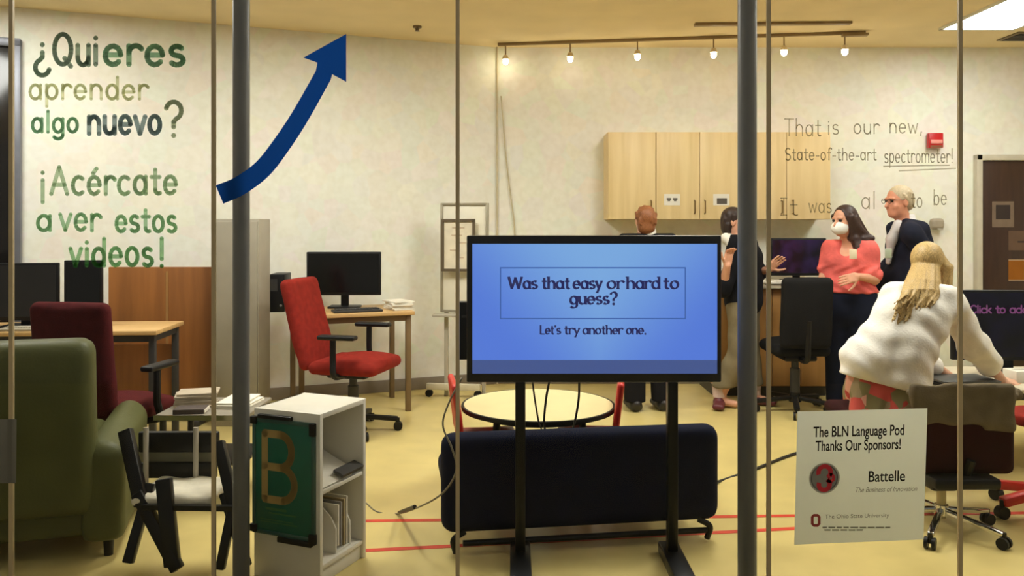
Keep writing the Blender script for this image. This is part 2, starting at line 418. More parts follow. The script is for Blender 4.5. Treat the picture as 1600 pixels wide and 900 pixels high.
def font_bm(bm, text, o, r, u, width=None, height=0.02, align='CENTER', offset=0.0, shear=0.0):
    """typeset text in the built-in sans face, turned into mesh faces lying in the plane of r and u"""
    cu = bpy.data.curves.new('typeset', 'FONT'); cu.body = text; cu.size = 1.0; cu.align_x = align; cu.offset = offset; cu.shear = shear
    ob = bpy.data.objects.new('typeset', cu); COL.objects.link(ob)
    dg = bpy.context.evaluated_depsgraph_get(); me = bpy.data.meshes.new_from_object(ob.evaluated_get(dg))
    xs = [v.co.x for v in me.vertices]; W_ = max(xs) - min(xs)
    sx = (width / W_) if width else height
    sy = height
    for p in me.polygons:
        bm.faces.new([bm.verts.new(Vector(o) + Vector(r) * (me.vertices[i].co.x * sx) + Vector(u) * (me.vertices[i].co.y * sy)) for i in p.vertices])
    bpy.data.objects.remove(ob); bpy.data.curves.remove(cu); bpy.data.meshes.remove(me)

# ================================================================ THE SETTING
CEIL = 2.95
C0 = Vector((-0.14, 7.30, 0)); DL = Vector((-1.88, -0.74, 0)).normalized(); NL = Vector((DL.y, -DL.x, 0))   # left wall runs from C0 along DL
if NL.y > 0: NL = -NL                                                                                     # NL points into the room
wl_len = 5.85; E0 = C0 + DL * wl_len
AL = math.atan2(DL.y, DL.x) + math.pi                # rotation of things set square to the left wall
M_wall = wall_mat()
M_ceil = M('ceiling_paint', (242, 222, 178), rough=0.8, noise=0.03, scale=3)
M_floor = M('yellow_vinyl_floor', (210, 190, 122), rough=0.32, noise=0.05, scale=5, spec=0.4)
def structure(o, label=None):
    o['kind'] = 'structure'
    if label: o['label'] = label
    return o
structure(MB().box((0, 3.2, -0.05), (11.6, 8.8, 0.1)).build('floor', M_floor))
structure(MB().box((0, 5.25, CEIL + 0.05), (11.6, 4.5, 0.1)).build('ceiling', M_ceil))
structure(MB().box(((C0.x + 5.7) / 2 - .05, 7.36, CEIL / 2), (5.7 - C0.x + .1, 0.12, CEIL)).build('wall_back', M_wall))
q = C0 + DL * (wl_len / 2) - NL * 0.06
structure(MB().box((q.x, q.y, CEIL / 2), (wl_len, 0.12, CEIL), rz=AL).build('wall_left', M_wall))
structure(MB().box((5.66, 5.2, CEIL / 2), (0.12, 4.4, CEIL)).build('wall_right', M_wall))
structure(MB().box((E0.x - 0.06, (E0.y + 3.0) / 2, CEIL / 2), (0.12, E0.y - 3.0, CEIL)).build('wall_side', M_wall))
M_base = M('taupe_rubber_base', (128, 116, 98), rough=0.6)
structure(MB().box(((C0.x + 5.6) / 2, 7.292, 0.05), (5.6 - C0.x, 0.016, 0.1), bev=.003).build('baseboard_back', M_base))
q = C0 + DL * (wl_len / 2) + NL * 0.008
structure(MB().box((q.x, q.y, 0.05), (wl_len, 0.016, 0.1), rz=AL, bev=.003).build('baseboard_left', M_base))
# corner bead where the two walls meet
structure(MB().cyl((C0.x + .01, 7.285, 0), (C0.x + .01, 7.285, CEIL), 0.008, n=8).build('trim_1', M('corner_bead', (206, 194, 164), rough=0.7)))

# ---- glass front
GY = 3.05
M_glass = glass_mat()
M_joint = M('silicone_joint', (206, 186, 146), rough=0.35, noise=0.04)
xs = [P(p, 0, GY).x for p in (-330, 18, 334, 715, 1201, 1500, 1830)]
for i in range(6):
    win = structure(MB().box(((xs[i] + xs[i + 1]) / 2, GY, CEIL / 2), (xs[i + 1] - xs[i] - 0.014, 0.010, CEIL - .01)).build('window_%d' % (i + 1), M_glass, smooth=False))
    win['label'] = ['clear glass panel at the far left edge', 'clear glass panel bearing the green Spanish message', 'clear glass panel crossed by the blue arrow', 'clear glass panel in front of the television',
                    'clear glass panel bearing the sponsor poster', 'clear glass panel at the right edge by the dark door'][i]
    if i:
        j = MB().box((xs[i], GY, CEIL / 2), (0.0145, 0.012, CEIL - .01)).build('joint', M_joint, win)
for i, (x0, x1) in enumerate(((-5.6, xs[0] - .007), (xs[6] + .007, 5.6))):
    structure(MB().box(((x0 + x1) / 2, GY, CEIL / 2), (x1 - x0, 0.010, CEIL - .01)).build('window_%d' % (7 + i), M_glass, smooth=False))
# round steel columns just inside the glass
M_col = M('grey_painted_steel', (104, 104, 102), rough=0.4, metal=0.1, noise=0.04)
for px, r, lab in ((377, 0.0315, 'grey round steel column crossed by the tail of the blue arrow'), (1167.5, 0.0355, 'dark round steel column beside the television, right of it')):
    x = P(px, 0, 3.16).x
    c = structure(MB().cyl((x, 3.16, 0), (x, 3.16, CEIL), r, n=40).build('round_column', M_col), lab)

# ---- doors
M_dark = M('dark_stained_door', (58, 36, 24), rough=0.35, noise=0.12, scale=4, stretch=(8, 8, 1))
M_frame = M('grey_door_frame', (196, 188, 168), rough=0.5)
d1 = tag(thing('door_1', 'dark brown door in a pale grey frame at the right end of the back wall', 'door', (P(1590, 0, 7.3).x, 7.29, 0)), kind='structure')
x0, x1 = P(1532, 0, 7.27).x, P(1532, 0, 7.27).x + 0.92
zt = P(0, 251, 7.27).z
MB().box(((x0 + x1) / 2, 7.275, zt / 2), (x1 - x0, 0.045, zt), bev=.003).build('door_leaf', M_dark, d1, world=True)
fr = MB()
for xx in (x0 - .025, x1 + .025): fr.box((xx, 7.265, (zt + .05) / 2), (0.05, 0.07, zt + .05), bev=.006)
fr.box(((x0 + x1) / 2, 7.265, zt + .025), (x1 - x0 + .1, 0.07, 0.05), bev=.006)
fr.build('door_frame', M_frame, d1, world=True)
hd = MB().cyl((x1 - .07, 7.25, 1.0), (x1 - .07, 7.20, 1.0), .012).cyl((x1 - .07, 7.205, 1.0), (x1 - .19, 7.205, 1.0), .010)
hd.build('door_handle', M('brushed_steel', (170, 168, 160), rough=0.3, metal=1.0), d1, world=True)
def on_left(t, off=0.0, z=0.0):
    q = C0 + DL * t + NL * off; return Vector((q.x, q.y, z))
def t_of_px(px):
    k = (px - 800.0) / F
    return (C0.x - k * C0.y) / (k * DL.y - DL.x)
t0 = t_of_px(30); d2 = tag(thing('door_2', 'tall dark glazed door at the far left edge of the room', 'door', on_left(t0 + .5), AL), kind='structure')
zt2 = P(0, 76, on_left(t0).y).z
MB().box((0, -.03, zt2 / 2), (0.92, .04, zt2), bev=.003).build('door_leaf', M('dark_glazed_door', (22, 19, 17), rough=0.15, noise=0.1), d2)
fr = MB()
for xx in (-.49, .49): fr.box((xx, -.04, (zt2 + .05) / 2), (.06, .07, zt2 + .05), bev=.005)
fr.box((0, -.04, zt2 + .03), (1.04, .07, .06), bev=.005)
fr.build('door_frame', M('dull_blue_frame', (112, 114, 122), rough=0.4, metal=0.3), d2)

# ---- ceiling lights
M_panel = [EM('lit_troffer_%d' % (i + 1), PANEL_COLOR, PANEL_STRENGTH * k) for i, k in enumerate((.62, 1.25, 1.15, .85, .75))]   # strength set panel by panel to balance brightness on the walls
M_white_metal = M('white_enamel', (226, 222, 210), rough=0.4)
spots = [(3.68, 5.98, .60, 1.22, 'bright square ceiling light panel above the right end of the room'),
         (1.35, 4.75, .60, 1.22, 'ceiling light panel over the round table, out of the picture'),
         (-1.1, 4.75, .60, 1.22, 'ceiling light panel over the red desk chair, out of the picture'),
         (-3.2, 4.75, .60, 1.22, 'ceiling light panel over the left desk, out of the picture'),
         (3.5, 4.1, .60, 1.22, 'ceiling light panel over the low work table, out of the picture')]
for k_, (x, y, sx, sy, lab) in enumerate(spots):
    t = thing('ceiling_light', lab, 'ceiling light', (x, y, CEIL), group='recessed ceiling light panels')
    MB().box((0, 0, -.006), (sx - .04, sy - .04, .008)).build('diffuser', M_panel[k_], t)
    f_ = MB()
    for s_ in (-1, 1):
        f_.box((s_ * (sx / 2 - .01), 0, -.008), (.025, sy, .016)); f_.box((0, s_ * (sy / 2 - .01), -.008), (sx, .025, .016))
    f_.build('light_frame', M_white_metal, t)
# track with six small lamps, hung along the back wall
def ceil_pt(px, py):
    Y = (CEIL - CZ) * F / (H0 - py); return Vector(((px - 800) / F * Y, Y, CEIL))
a = ceil_pt(778, 67.5); b = ceil_pt(1352, 48.5)
M_track = M('bronze_track', (150, 124, 82), rough=0.6)
t = thing('light_track', 'long thin lighting track crossing the ceiling above the cabinets', 'light track', (a + b) / 2)
MB().span(a - Vector((0, 0, .012)), b - Vector((0, 0, .012)), .035, .024, bev=.003).build('rail', M_track, t, world=True)
MB().box(ceil_pt(1336, 49) - Vector((0, 0, .028)), (.2, .06, .02), rz=math.atan2((b - a).y, (b - a).x), bev=.004).build('feed_box', M_track, t, world=True)
M_bulb = EM('warm_bulb', (1.0, 0.86, 0.60), BULB_STRENGTH)
lab6 = ['track lamp nearest the wall corner, first from the left', 'track lamp second from the wall corner', 'track lamp above the left edge of the wall cabinets', 'track lamp just left of the right steel column',
        'track lamp just right of the right steel column', 'last track lamp, nearest the bright ceiling panel']
for (px, py), lab in zip(((790, 96), (891, 92), (996, 88.5), (1115, 85.5), (1225, 82), (1320, 81)), lab6):
    s_ = (px - 778) / (1352 - 778); c = a.lerp(b, s_)
    k = (px - 800) / F; d_ = b - a; tt = (k * a.y - a.x) / (d_.x - k * d_.y); c = a + d_ * tt
    z = CZ - (py - H0) / F * c.y
    t = thing('track_light', lab, 'track light', (c.x, c.y, CEIL), group='track lights along the back wall')
    dz = z - CEIL
    MB().cyl((0, 0, -.024), (0, 0, dz + .05), .006, n=8).build('stem', M_track, t)
    MB().lathe([(.012, .055), (.020, .05), (.026, .03), (.030, .018), (.026, .018)], (0, 0, dz)).build('shade', M('frosted_shade', (220, 196, 150), rough=0.4), t)
    MB().ball((0, 0, dz), (.024, .024, .030)).build('bulb', M_bulb, t)
a2 = ceil_pt(1085, 36.5); b2 = ceil_pt(1330, 34)
MB().span(a2 - Vector((0, 0, .01)), b2 - Vector((0, 0, .01)), .06, .02, bev=.003).build('trim_2', M_track)['kind'] = 'structure'
c = ceil_pt(652, 41)
tag(MB().lathe([(.001, 0), (.035, 0), (.034, -.012), (.018, -.016), (.014, -.035), (.022, -.038), (.001, -.04)], (0, 0, 0), n=20).build('sprinkler_head', M('sprinkler_brass', (120, 100, 70), rough=.4, metal=.6), None), 'small brass sprinkler head in the ceiling right of the blue arrow', 'sprinkler').location = c
c = ceil_pt(1598, 56)
t = thing('ceiling_vent', 'dark slatted air vent in the ceiling beside the bright light panel', 'vent', c)
MB().box((0.12, 0, -.006), (.5, .30, .01), bev=.002).build('vent_frame', M('vent_grey', (120, 104, 74), rough=.6), t)
sl = MB()
for i in range(6): sl.box((0.12, -.11 + i * .044, -.014), (.44, .022, .006))
sl.build('slat_panel', M('vent_dark', (62, 52, 38), rough=.6), t)

# ================================================================ FURNITURE
M_black = M('black_plastic', (14, 13, 13), rough=0.45, spec=.3, noise=0.1)
M_blackm = M('black_metal', (10, 10, 11), rough=0.35, noise=0.1, metal=0.3)
M_chrome = M('chrome', (205, 203, 198), rough=0.12, metal=1.0, noise=0.02)
M_dgrey = M('dark_grey_plastic', (52, 50, 48), rough=0.5, noise=0.06)
M_lgrey = M('light_grey_laminate', (178, 170, 152), rough=0.5, noise=0.04)
M_paper = M('white_paper', (228, 222, 206), rough=0.8, noise=0.03)
M_maple = wood_mat('maple_laminate', (222, 194, 138), (234, 208, 154), scale=2.2, stretch=(9, 9, .6))
M_desk = wood_mat('oak_desk_laminate', (192, 154, 98), (208, 170, 112), scale=2.5, stretch=(1, 9, 9))
M_brown = wood_mat('brown_wood_panel', (134, 84, 38), (154, 98, 46), scale=2.0, stretch=(8, 8, .7))
M_redfab = M('red_upholstery', (136, 38, 28), rough=0.85, noise=0.1, scale=25, bump=.25, bscale=220)
M_dredfab = M('dark_red_upholstery', (80, 26, 27), rough=0.9, noise=0.1, scale=25, bump=.25, bscale=220)
M_red = M('red_plastic', (196, 36, 28), rough=0.35, noise=0.05)

# ---- five-star swivel chairs
def office_chair(label, loc, rz, fab, seat_h=.48, back=(.46, .62, .56), seat=(.50, .48), arms=(.20, .20), base=None, group=None, back_top=None, metal=None, recl=12, leg=.30, armless=False, back_low=None):
    """faces +x in its own frame"""
    base = base or M_black; metal = metal or M_dgrey
    t = thing('office_chair', label, 'office chair', loc, rz, group)
    sd = SDF().rbox((0.02, 0, seat_h - .045), (seat[1], seat[0], .085), .042).ell((.06, 0, seat_h - .01), (seat[1] * .42, seat[0] * .42, .035), k=.05)
    sdf_obj('seat', sd, .013, fab, t, world=False)
    MB().box((0.0, 0, seat_h - .105), (.28, .24, .045), bev=.015).build('seat_plate', M_black, t)
    bw, bh, top = back
    r_ = math.radians(recl); bx = -seat[1] / 2 - .01; z0 = top - bh + seat_h - .1 if back_low is None else back_low
    cx, cz = bx - math.sin(r_) * bh / 2, z0 + math.cos(r_) * bh / 2
    R = np.array([[math.cos(r_), 0, math.sin(r_)], [0, 1, 0], [-math.sin(r_), 0, math.cos(r_)]])
    sb = SDF().rbox((cx, 0, cz), (.085, bw, bh), .042, R).ell((cx + .02, 0, cz - bh * .2), (.05, bw * .42, bh * .22), R, k=.05).ell((cx - .03, 0, cz), (.035, bw * .4, bh * .42), R, k=.04)
    sdf_obj('backrest', sb, .013, fab, t, world=False)
    sp = MB().tube(spline([(-.08, 0, seat_h - .11), (-seat[1] / 2 - .04, 0, seat_h - .10), (bx - .055, 0, seat_h + .02), (cx - .05 - .0, 0, cz - .05)], 6), .022, 10)
    sp.build('back_bracket', M_black, t)
    if not armless:
        for s_, ah in ((1, arms[0]), (-1, arms[1])):
            y = s_ * (seat[0] / 2 + .035)
            ar = MB().tube(spline([(0, s_ * .10, seat_h - .10), (0, y, seat_h - .08), (-.01, y, seat_h + .02), (-.01, y, seat_h + ah - .02)], 6), .020, 10)
            ao = ar.build('armrest', M_black, t)
            MB().box((.02, y, seat_h + ah), (.26, .075, .03), bev=.013, seg=3).build('arm_pad', M_black, ao)
    MB().cyl((0, 0, .10), (0, 0, seat_h - .12), .026).cyl((0, 0, .12), (0, 0, seat_h * .62), .036).build('gas_column', metal, t)
    bs = MB().cyl((0, 0, .075), (0, 0, .145), .045, .036)
    for k in range(5):
        a = 2 * math.pi * k / 5 + .35
        bs.span((.02 * math.cos(a), .02 * math.sin(a), .105), (leg * math.cos(a), leg * math.sin(a), .078), .042, .032, bev=.01)
    bo = bs.build('star_base', base, t)
    for k in range(5):
        a = 2 * math.pi * k / 5 + .35; c = Vector((leg * math.cos(a), leg * math.sin(a), .03)); d = Vector((-math.sin(a), math.cos(a), 0))
        cb = MB()
        for s_ in (-1, 1): cb.cyl(c + d * (s_ * .009), c + d * (s_ * .024), .030, n=16)
        cb.cyl(c + Vector((0, 0, .02)), c + Vector((0, 0, .055)), .012, n=8).build('caster', M_black, bo)
    return t
office_chair('red swivel office chair with black arms, facing right beside the desk with the monitor', (P(552, 0, 5.62).x, 5.62, 0), math.radians(-14), M_redfab, seat_h=.50, back=(.44, .62, .56), arms=(.19, .17), recl=15, back_low=.43)
office_chair('dark red swivel office chair turned away, behind the green armchair', (P(172, 0, 4.5).x, 4.5, 0), math.radians(80), M_dredfab, seat_h=.44, back=(.44, .60, .60), recl=6, back_low=.41)
office_chair('black swivel office chair pulled up to the counter, beside the woman in coral', (P(1242, 0, 6.22).x, 6.22, 0), math.radians(90), M('black_fabric', (26, 25, 24), rough=.85, noise=.1, bump=.2, bscale=200), seat_h=.52, back=(.37, .52, .5), seat=(.42, .42), arms=(.2, .2), recl=5, back_low=.50, armless=True)

# ---- desk against the left wall with a monitor
def desk(label, c, rz, sx, sy, h, top_m, legs_m, panel=None, name='desk', cat='desk', th=.028, edge=None):
    t = thing(name, label, cat, c, rz)
    MB().box((0, 0, h - th / 2), (sx, sy, th), bev=.005).build('desktop', top_m, t)
    for ix in (-1, 1):
        for iy in (-1, 1):
            MB().box((ix * (sx / 2 - .04), iy * (sy / 2 - .05), (h - th) / 2), (.038, .038, h - th), bev=.004).build('leg', legs_m, t)
    fr_ = MB()
    for iy in (-1, 1): fr_.box((0, iy * (sy / 2 - .05), h - th - .025), (sx - .08, .022, .04))
    for ix in (-1, 1): fr_.box((ix * (sx / 2 - .04), 0, h - th - .025), (.022, sy - .1, .04))
    fr_.build('apron_frame', legs_m, t)
    if panel: MB().box((0, sy / 2 - .03, h * .55), (sx - .1, .018, h * .5)).build('modesty_panel', panel, t)
    return t
tA = (t_of_px(428) + t_of_px(598)) / 2
cA = on_left(tA + .02, .40)
pa = P(426, 0, 6.3).x; pb = P(610, 0, 6.3).x
desk('oak-topped desk against the left wall, holding the black monitor beside the red chair', (cA.x + .12, cA.y - .06, 0), AL, .86, .62, .75, M_desk, M('desk_leg_brown', (120, 96, 62), rough=.5))
dM = Matrix.Translation((cA.x + .12, cA.y - .06, .75)) @ Matrix.Rotation(AL, 4, 'Z')
def on_desk(x, y): return dM @ Vector((x, y, 0))
M_screen = M('dark_screen', (14, 13, 12), rough=0.18, noise=0.05)
def monitor(label, loc, rz, wd, ht, stand=.10, lit=None, name='monitor', tilt=0):
    """faces -y"""
    t = thing(name, label, 'monitor', loc, rz)
    zc = stand + ht / 2
    b_ = MB().box((0, 0, zc), (wd, .035, ht), bev=.006).box((0, .028, zc), (wd * .6, .03, ht * .6), bev=.012)
    b_.build('housing', M_black, t)
    MB().box((0, -.0182, zc + .004), (wd - .03, .002, ht - .038)).build('screen', lit or M_screen, t)
    MB().box((0, .04, (stand + .1) / 2), (.06, .025, stand + .1), bev=.005).build('neck', M_black, t)
    MB().box((0, .03, .008), (.24, .17, .016), bev=.006).build('foot', M_black, t)
    return t
monitor('black computer monitor on the oak desk beside the red chair', on_desk(-.02, .12), math.radians(2), .57, .335, .10)
o_ = on_desk(-.36, .06)
t = thing('computer_tower', 'slim black computer standing on the left end of the oak desk', 'computer', (P(438, 0, o_.y).x, o_.y, .75), math.radians(4))
MB().box((0, 0, .14), (.11, .26, .28), bev=.006).build('case', M_black, t)
MB().box((-.02, -.131, .20), (.05, .004, .09)).build('drive_bay', M_dgrey, t)
MB().cyl((.03, -.13, .05), (.03, -.134, .05), .009).build('power_button', M('grey_button', (110, 108, 104)), t)
def keyboard(label, loc, rz, m1, wd=.40, name='keyboard', dp=.14):
    t = thing(name, label, 'keyboard', loc, rz)
    MB().box((0, 0, .010), (wd, dp, .018), bev=.005).build('case', m1, t)
    k = MB()
    for r_ in range(5):
        n = 14
        for i in range(n): k.box((-wd / 2 + .02 + (i + .5) * (wd - .04) / n, -dp / 2 + .018 + (r_ + .5) * (dp - .036) / 5, .022), ((wd - .04) / n * .82, (dp - .036) / 5 * .8, .008), bev=.0015, seg=1)
    k.build('keys', m1, t); return t
keyboard('black keyboard on the oak desk in front of the monitor', on_desk(.02, -.19), AL, M_dgrey, .36)
def paper_stack(label, loc, rz, n=4, sx=.21, sy=.29, name='paper_stack', mat=None, th=.006, cat='papers'):
    t = thing(name, label, cat, loc, rz)
    for i in range(n):
        MB().box((random.uniform(-.012, .012), random.uniform(-.012, .012), th * (i + .5)), (sx, sy, th * .9), rz=random.uniform(-.12, .12), bev=.001, seg=1).build('sheaf', mat or M_paper, t)
    return t
paper_stack('loose white papers on the right end of the oak desk', on_desk(.36, -.10), AL + .1, 6, .16, .24, th=.011)
# framed wall cable in the corner
tag(MB().tube(spline([P(783, 150, 7.27), P(786, 190, 7.27), P(790, 240, 7.28), P(797, 300, 7.28), P(803, 345, 7.28), P(806, 400, 7.28)], 6), .006, 6).build('wall_cable', M('ivory_cable', (196, 184, 152), rough=.6), origin=P(806, 400, 7.28)), 'pale cable curving down the back wall beside the corner', 'cable')

# ---- mobile whiteboard in the corner, with a dark framed sheet on it
wY = 6.75
tW = thing('mobile_whiteboard', 'white mobile whiteboard on a castered base, partly behind the television', 'whiteboard', (P(735, 0, wY).x, wY, 0), math.radians(-8))
wx0, wx1 = P(690, 0, wY).x, P(762, 0, wY).x; wz0, wz1 = P(0, 486, wY).z, P(0, 319, wY).z
W = MB().box(((wx0 + wx1) / 2 - tW.location.x, 0, (wz0 + wz1) / 2), (wx1 - wx0, .025, wz1 - wz0), bev=.003); W.build('board', M('whiteboard_enamel', (232, 226, 206), rough=.25, noise=.02), tW)
f_ = MB()
for xx in (wx0, wx1): f_.box((xx - tW.location.x, -.004, (wz0 + wz1) / 2), (.022, .04, wz1 - wz0 + .02), bev=.003)
for zz in (wz0, wz1): f_.box(((wx0 + wx1) / 2 - tW.location.x, -.004, zz), (wx1 - wx0, .04, .022), bev=.003)
f_.build('board_frame', M('anodised_frame', (158, 150, 128), rough=.4, metal=.3), tW)
MB().box(((wx0 + wx1) / 2 - tW.location.x - .03, -.06, wz0 - .03), (wx1 - wx0 + .06, .10, .02), bev=.004).build('pen_tray', M_lgrey, tW)
MB().box((wx0 - tW.location.x + .035, 0, wz0 / 2), (.03, .03, wz0), bev=.003).build('post', M_lgrey, tW)
MB().box((wx1 - tW.location.x - .03, 0, wz0 / 2), (.03, .03, wz0), bev=.003).build('post', M_lgrey, tW)
MB().box((-.13, -.05, .085), (.44, .05, .05), bev=.006).build('base_rail', M('pale_base_rail', (206, 196, 168), rough=.4), tW)
for xx in (-.33, .07):
    MB().cyl((xx, -.065, .03), (xx, -.035, .03), .030).cyl((xx, -.05, .03), (xx, -.05, .07), .010, n=8).build('caster', M_black, tW)
fs = thing('framed_sheet', 'dark framed sheet fixed to the mobile whiteboard', 'framed sheet', P(716, 422, wY - .06), math.radians(-8))
fx, fz = .255, .40
g_ = MB()
for s_ in (-1, 1): g_.box((s_ * fx / 2, 0, fz / 2), (.022, .02, fz + .022)); g_.box((0, 0, fz / 2 + s_ * fz / 2), (fx, .02, .022))
g_.build('border', M('dark_frame', (92, 78, 56), rough=.5), fs)
MB().box((0, .004, fz / 2), (fx, .006, fz)).build('sheet', M('cream_sheet', (226, 216, 192), rough=.8), fs)
for i in range(5): MB().box((random.uniform(-.04, .03), -.0005, fz * .85 - i * .06), (.10 - .012 * i, .003, .010)).build('faint_print', M('faint_print', (196, 176, 150), rough=.8), fs)

# ---- left corner: desk, monitors, brown panel, tall grey cabinet

tB = thing('wood_panel', 'brown wooden partition panel standing between the red chair and the grey cabinet', 'partition', (P(252, 0, 5.9).x, 5.9, 0))
bx0, bx1 = P(172, 0, 5.9).x, P(334, 0, 5.9).x; bz = P(0, 417, 5.9).z
MB().box((0, 0, bz / 2 + .02), (bx1 - bx0, .04, bz - .04), bev=.006).build('board', M_brown, tB)
MB().box((.05, -.021, bz / 2), (.018, .006, bz - .06)).build('batten', M('panel_batten', (160, 118, 66), rough=.5), tB)
for s_ in (-1, 1): MB().box((s_ * .3, 0, .02), (.05, .34, .04), bev=.008).build('foot', M_dgrey, tB)
gx0, gx1 = P(330, 0, 5.75).x, P(405, 0, 5.75).x; gz = P(0, 342, 5.75).z
tG = thing('tall_cabinet', 'tall pale grey cabinet behind the left steel column', 'cabinet', ((gx0 + gx1) / 2, 5.88, 0))
MB().box((0, 0, gz / 2), (gx1 - gx0, .26, gz), bev=.004).build('body', M('grey_cabinet', (158, 150, 132), rough=.5, noise=.03), tG)
MB().box((0, -.136, gz / 2 + .03), (gx1 - gx0 - .02, .016, gz - .10), bev=.003).build('door', M('grey_cabinet_door', (152, 144, 126), rough=.5, noise=.03), tG)
MB().box((.10, -.152, .95), (.012, .016, .12), bev=.003).build('handle', M_lgrey, tG)
MB().box((0, -.005, .02), (gx1 - gx0 - .03, .24, .04)).build('plinth', M_dgrey, tG)
desk('oak-topped desk in the left corner, behind the dark red chair', (P(110, 0, 5.28).x - .05, 5.28, 0), math.radians(4), 1.34, .52, .75, M_desk, M_dgrey, M_brown)
monitor('black monitor on the left corner desk, above the dark red chair', (P(131, 0, 5.3).x, 5.3, .75), math.radians(6), .23, .36, .06)
monitor('wide dark grey monitor at the left end of the corner desk', (P(52, 0, 5.24).x - .06, 5.24, .75), math.radians(8), .42, .36, .045, lit=M('dull_screen', (34, 32, 31), rough=.3))
keyboard('pale keyboard on the left corner desk, seen over the green armchair', (P(54, 0, 5.09).x - .05, 5.078, .75), math.radians(5), M('putty_plastic', (176, 168, 148), rough=.5), .26, dp=.10)
paper_stack('small stack of papers behind the pale keyboard on the corner desk', (P(90, 0, 5.1).x + .02, 5.1, .75), .2, 3, .15, .2)

# ---- green armchair
M_green = M('olive_green_vinyl', (84, 86, 48), rough=0.5, spec=.25, noise=0.06, scale=8, bump=.1, bscale=90)
gr = thing('armchair', 'olive green upholstered armchair seen from behind at the left edge', 'armchair', (-2.13, 3.74, 0), math.radians(17))
# in its own frame the chair faces +y
sdf_obj('backrest', SDF().rbox((.0, -.37, .56), (.60, .16, .74), .06, np.array([[1, 0, 0], [0, math.cos(.10), math.sin(.10)], [0, -math.sin(.10), math.cos(.10)]])).ell((-.03, -.30, .62), (.24, .09, .26), k=.05), .016, M_green, gr, world=False)
sdf_obj('seat_cushion', SDF().rbox((-.03, .06, .36), (.54, .62, .16), .05).ell((-.03, .1, .42), (.24, .26, .05), k=.05), .016, M_green, gr, world=False)
for s_ in (-1, 1):
    sdf_obj('arm', SDF().rbox((-.03 + s_ * .355, .0, .27), (.17, .80, .40), .045).cone((-.03 + s_ * .355, -.34, .43), (-.03 + s_ * .355, .36, .45), .06, .065, k=.04), .016, M_green, gr, world=False)
sdf_obj('seat_base', SDF().rbox((-.03, .0, .19), (.60, .72, .20), .03), .018, M_green, gr, world=False)
for sx in (-1, 1):
    for sy in (-1, 1): MB().cyl((-.03 + sx * .37, sy * .33, 0), (-.03 + sx * .37, sy * .33, .10), .018, .024, n=12).build('leg', M_black, gr)

# ---- low side table with papers
lt = thing('side_table', 'low grey side table behind the black folding chair, piled with papers', 'table', (-1.545, 4.34, 0))
MB().box((0, 0, .44), (.46, .44, .022), bev=.006).build('tabletop', M('grey_tabletop', (140, 132, 116), rough=.5), lt)
MB().box((0, -.221, .44), (.46, .006, .024)).build('metal_edge', M_chrome, lt)
for sx in (-1, 1):
    for sy in (-1, 1): MB().cyl((sx * .20, sy * .18, 0), (sx * .20, sy * .18, .43), .016).build('leg', M_dgrey, lt)
MB().box((0, .0, .20), (.40, .36, .018), bev=.003).build('lower_shelf', M_dgrey, lt)
paper_stack('messy pile of papers on the left of the low side table', (-1.655, 4.37, .451), .3, 6, .20, .16, th=.012, mat=M('grey_paper', (186, 172, 150), rough=.8))
bk = thing('book', 'dark closed book lying on the low side table', 'book', (-1.62, 4.20, .451), .12)
MB().box((0, 0, .012), (.15, .11, .024), bev=.002).build('cover', M('dark_cover', (74, 62, 56), rough=.6), bk); MB().box((.006, 0, .012), (.146, .106, .016)).build('pages', M_paper, bk)
paper_stack('flat pale folders on the right of the low side table', (-1.43, 4.38, .451), -.1, 3, .15, .24, th=.01, name='folder_stack')

# ---- low black folding chair with white canvas
fc = thing('folding_chair', 'low black folding chair with white canvas seat, beside the white bookcase', 'folding chair', (P(285, 0, 3.37).x, 3.37, 0))
def strut(mb, a, b, ya, yb, wd=.04, th=.04): mb.span(P(a[0], a[1], ya - .18), P(b[0], min(b[1], 350 + 1.385 * F / (yb - .18)), yb - .18), wd, th, bev=.006, up=(0, 1, 0))
for nm, a, b, ya, yb, wd in (('side_rail', (196, 672), (222, 790), 3.55, 3.45, .055), ('leg', (236, 755), (200, 880), 3.50, 3.40, .04), ('leg', (215, 770), (278, 890), 3.46, 3.37, .05), ('leg', (256, 748), (270, 885), 3.44, 3.38, .06),
                             ('side_rail', (342, 690), (366, 792), 3.55, 3.45, .045), ('leg', (366, 780), (344, 890), 3.46, 3.40, .035), ('leg', (350, 770), (386, 885), 3.48, 3.40, .035)):
    m_ = MB(); strut(m_, a, b, ya, yb, wd, .035); m_.build(nm, M_blackm, fc, world=True)
MB().box(P(280, 690, 3.54), (.34, .03, .088), bev=.008).build('back_slat', M_black, fc, world=True)
MB().box(P(280, 734, 3.52), (.32, .03, .066), bev=.008).build('back_slat', M_black, fc, world=True)
for px in (228, 306): MB().cyl(P(px, 668, 3.51), P(px, 770, 3.49), .011).build('back_post', M_lgrey, fc, world=True)
MB().box(P(285, 713, 3.555), (.36, .012, .05), bev=.004).build('back_canvas', M('dingy_canvas', (150, 146, 122), rough=.9), fc, world=True)
sdf_obj('canvas_seat', SDF().rbox(P(287, 768, 3.39), (.32, .28, .05), .024).disp(lambda X, Y, Z: .005 * np.sin(X * 42) * np.sin(Y * 30 + X * 9)), .01, M('white_canvas', (222, 214, 192), rough=.9, noise=.08, bump=.3, bscale=40), fc)
m_ = MB(); m_.span(P(222, 792, 3.24), P(366, 794, 3.24), .022, .02); m_.build('front_rail', M_blackm, fc, world=True)

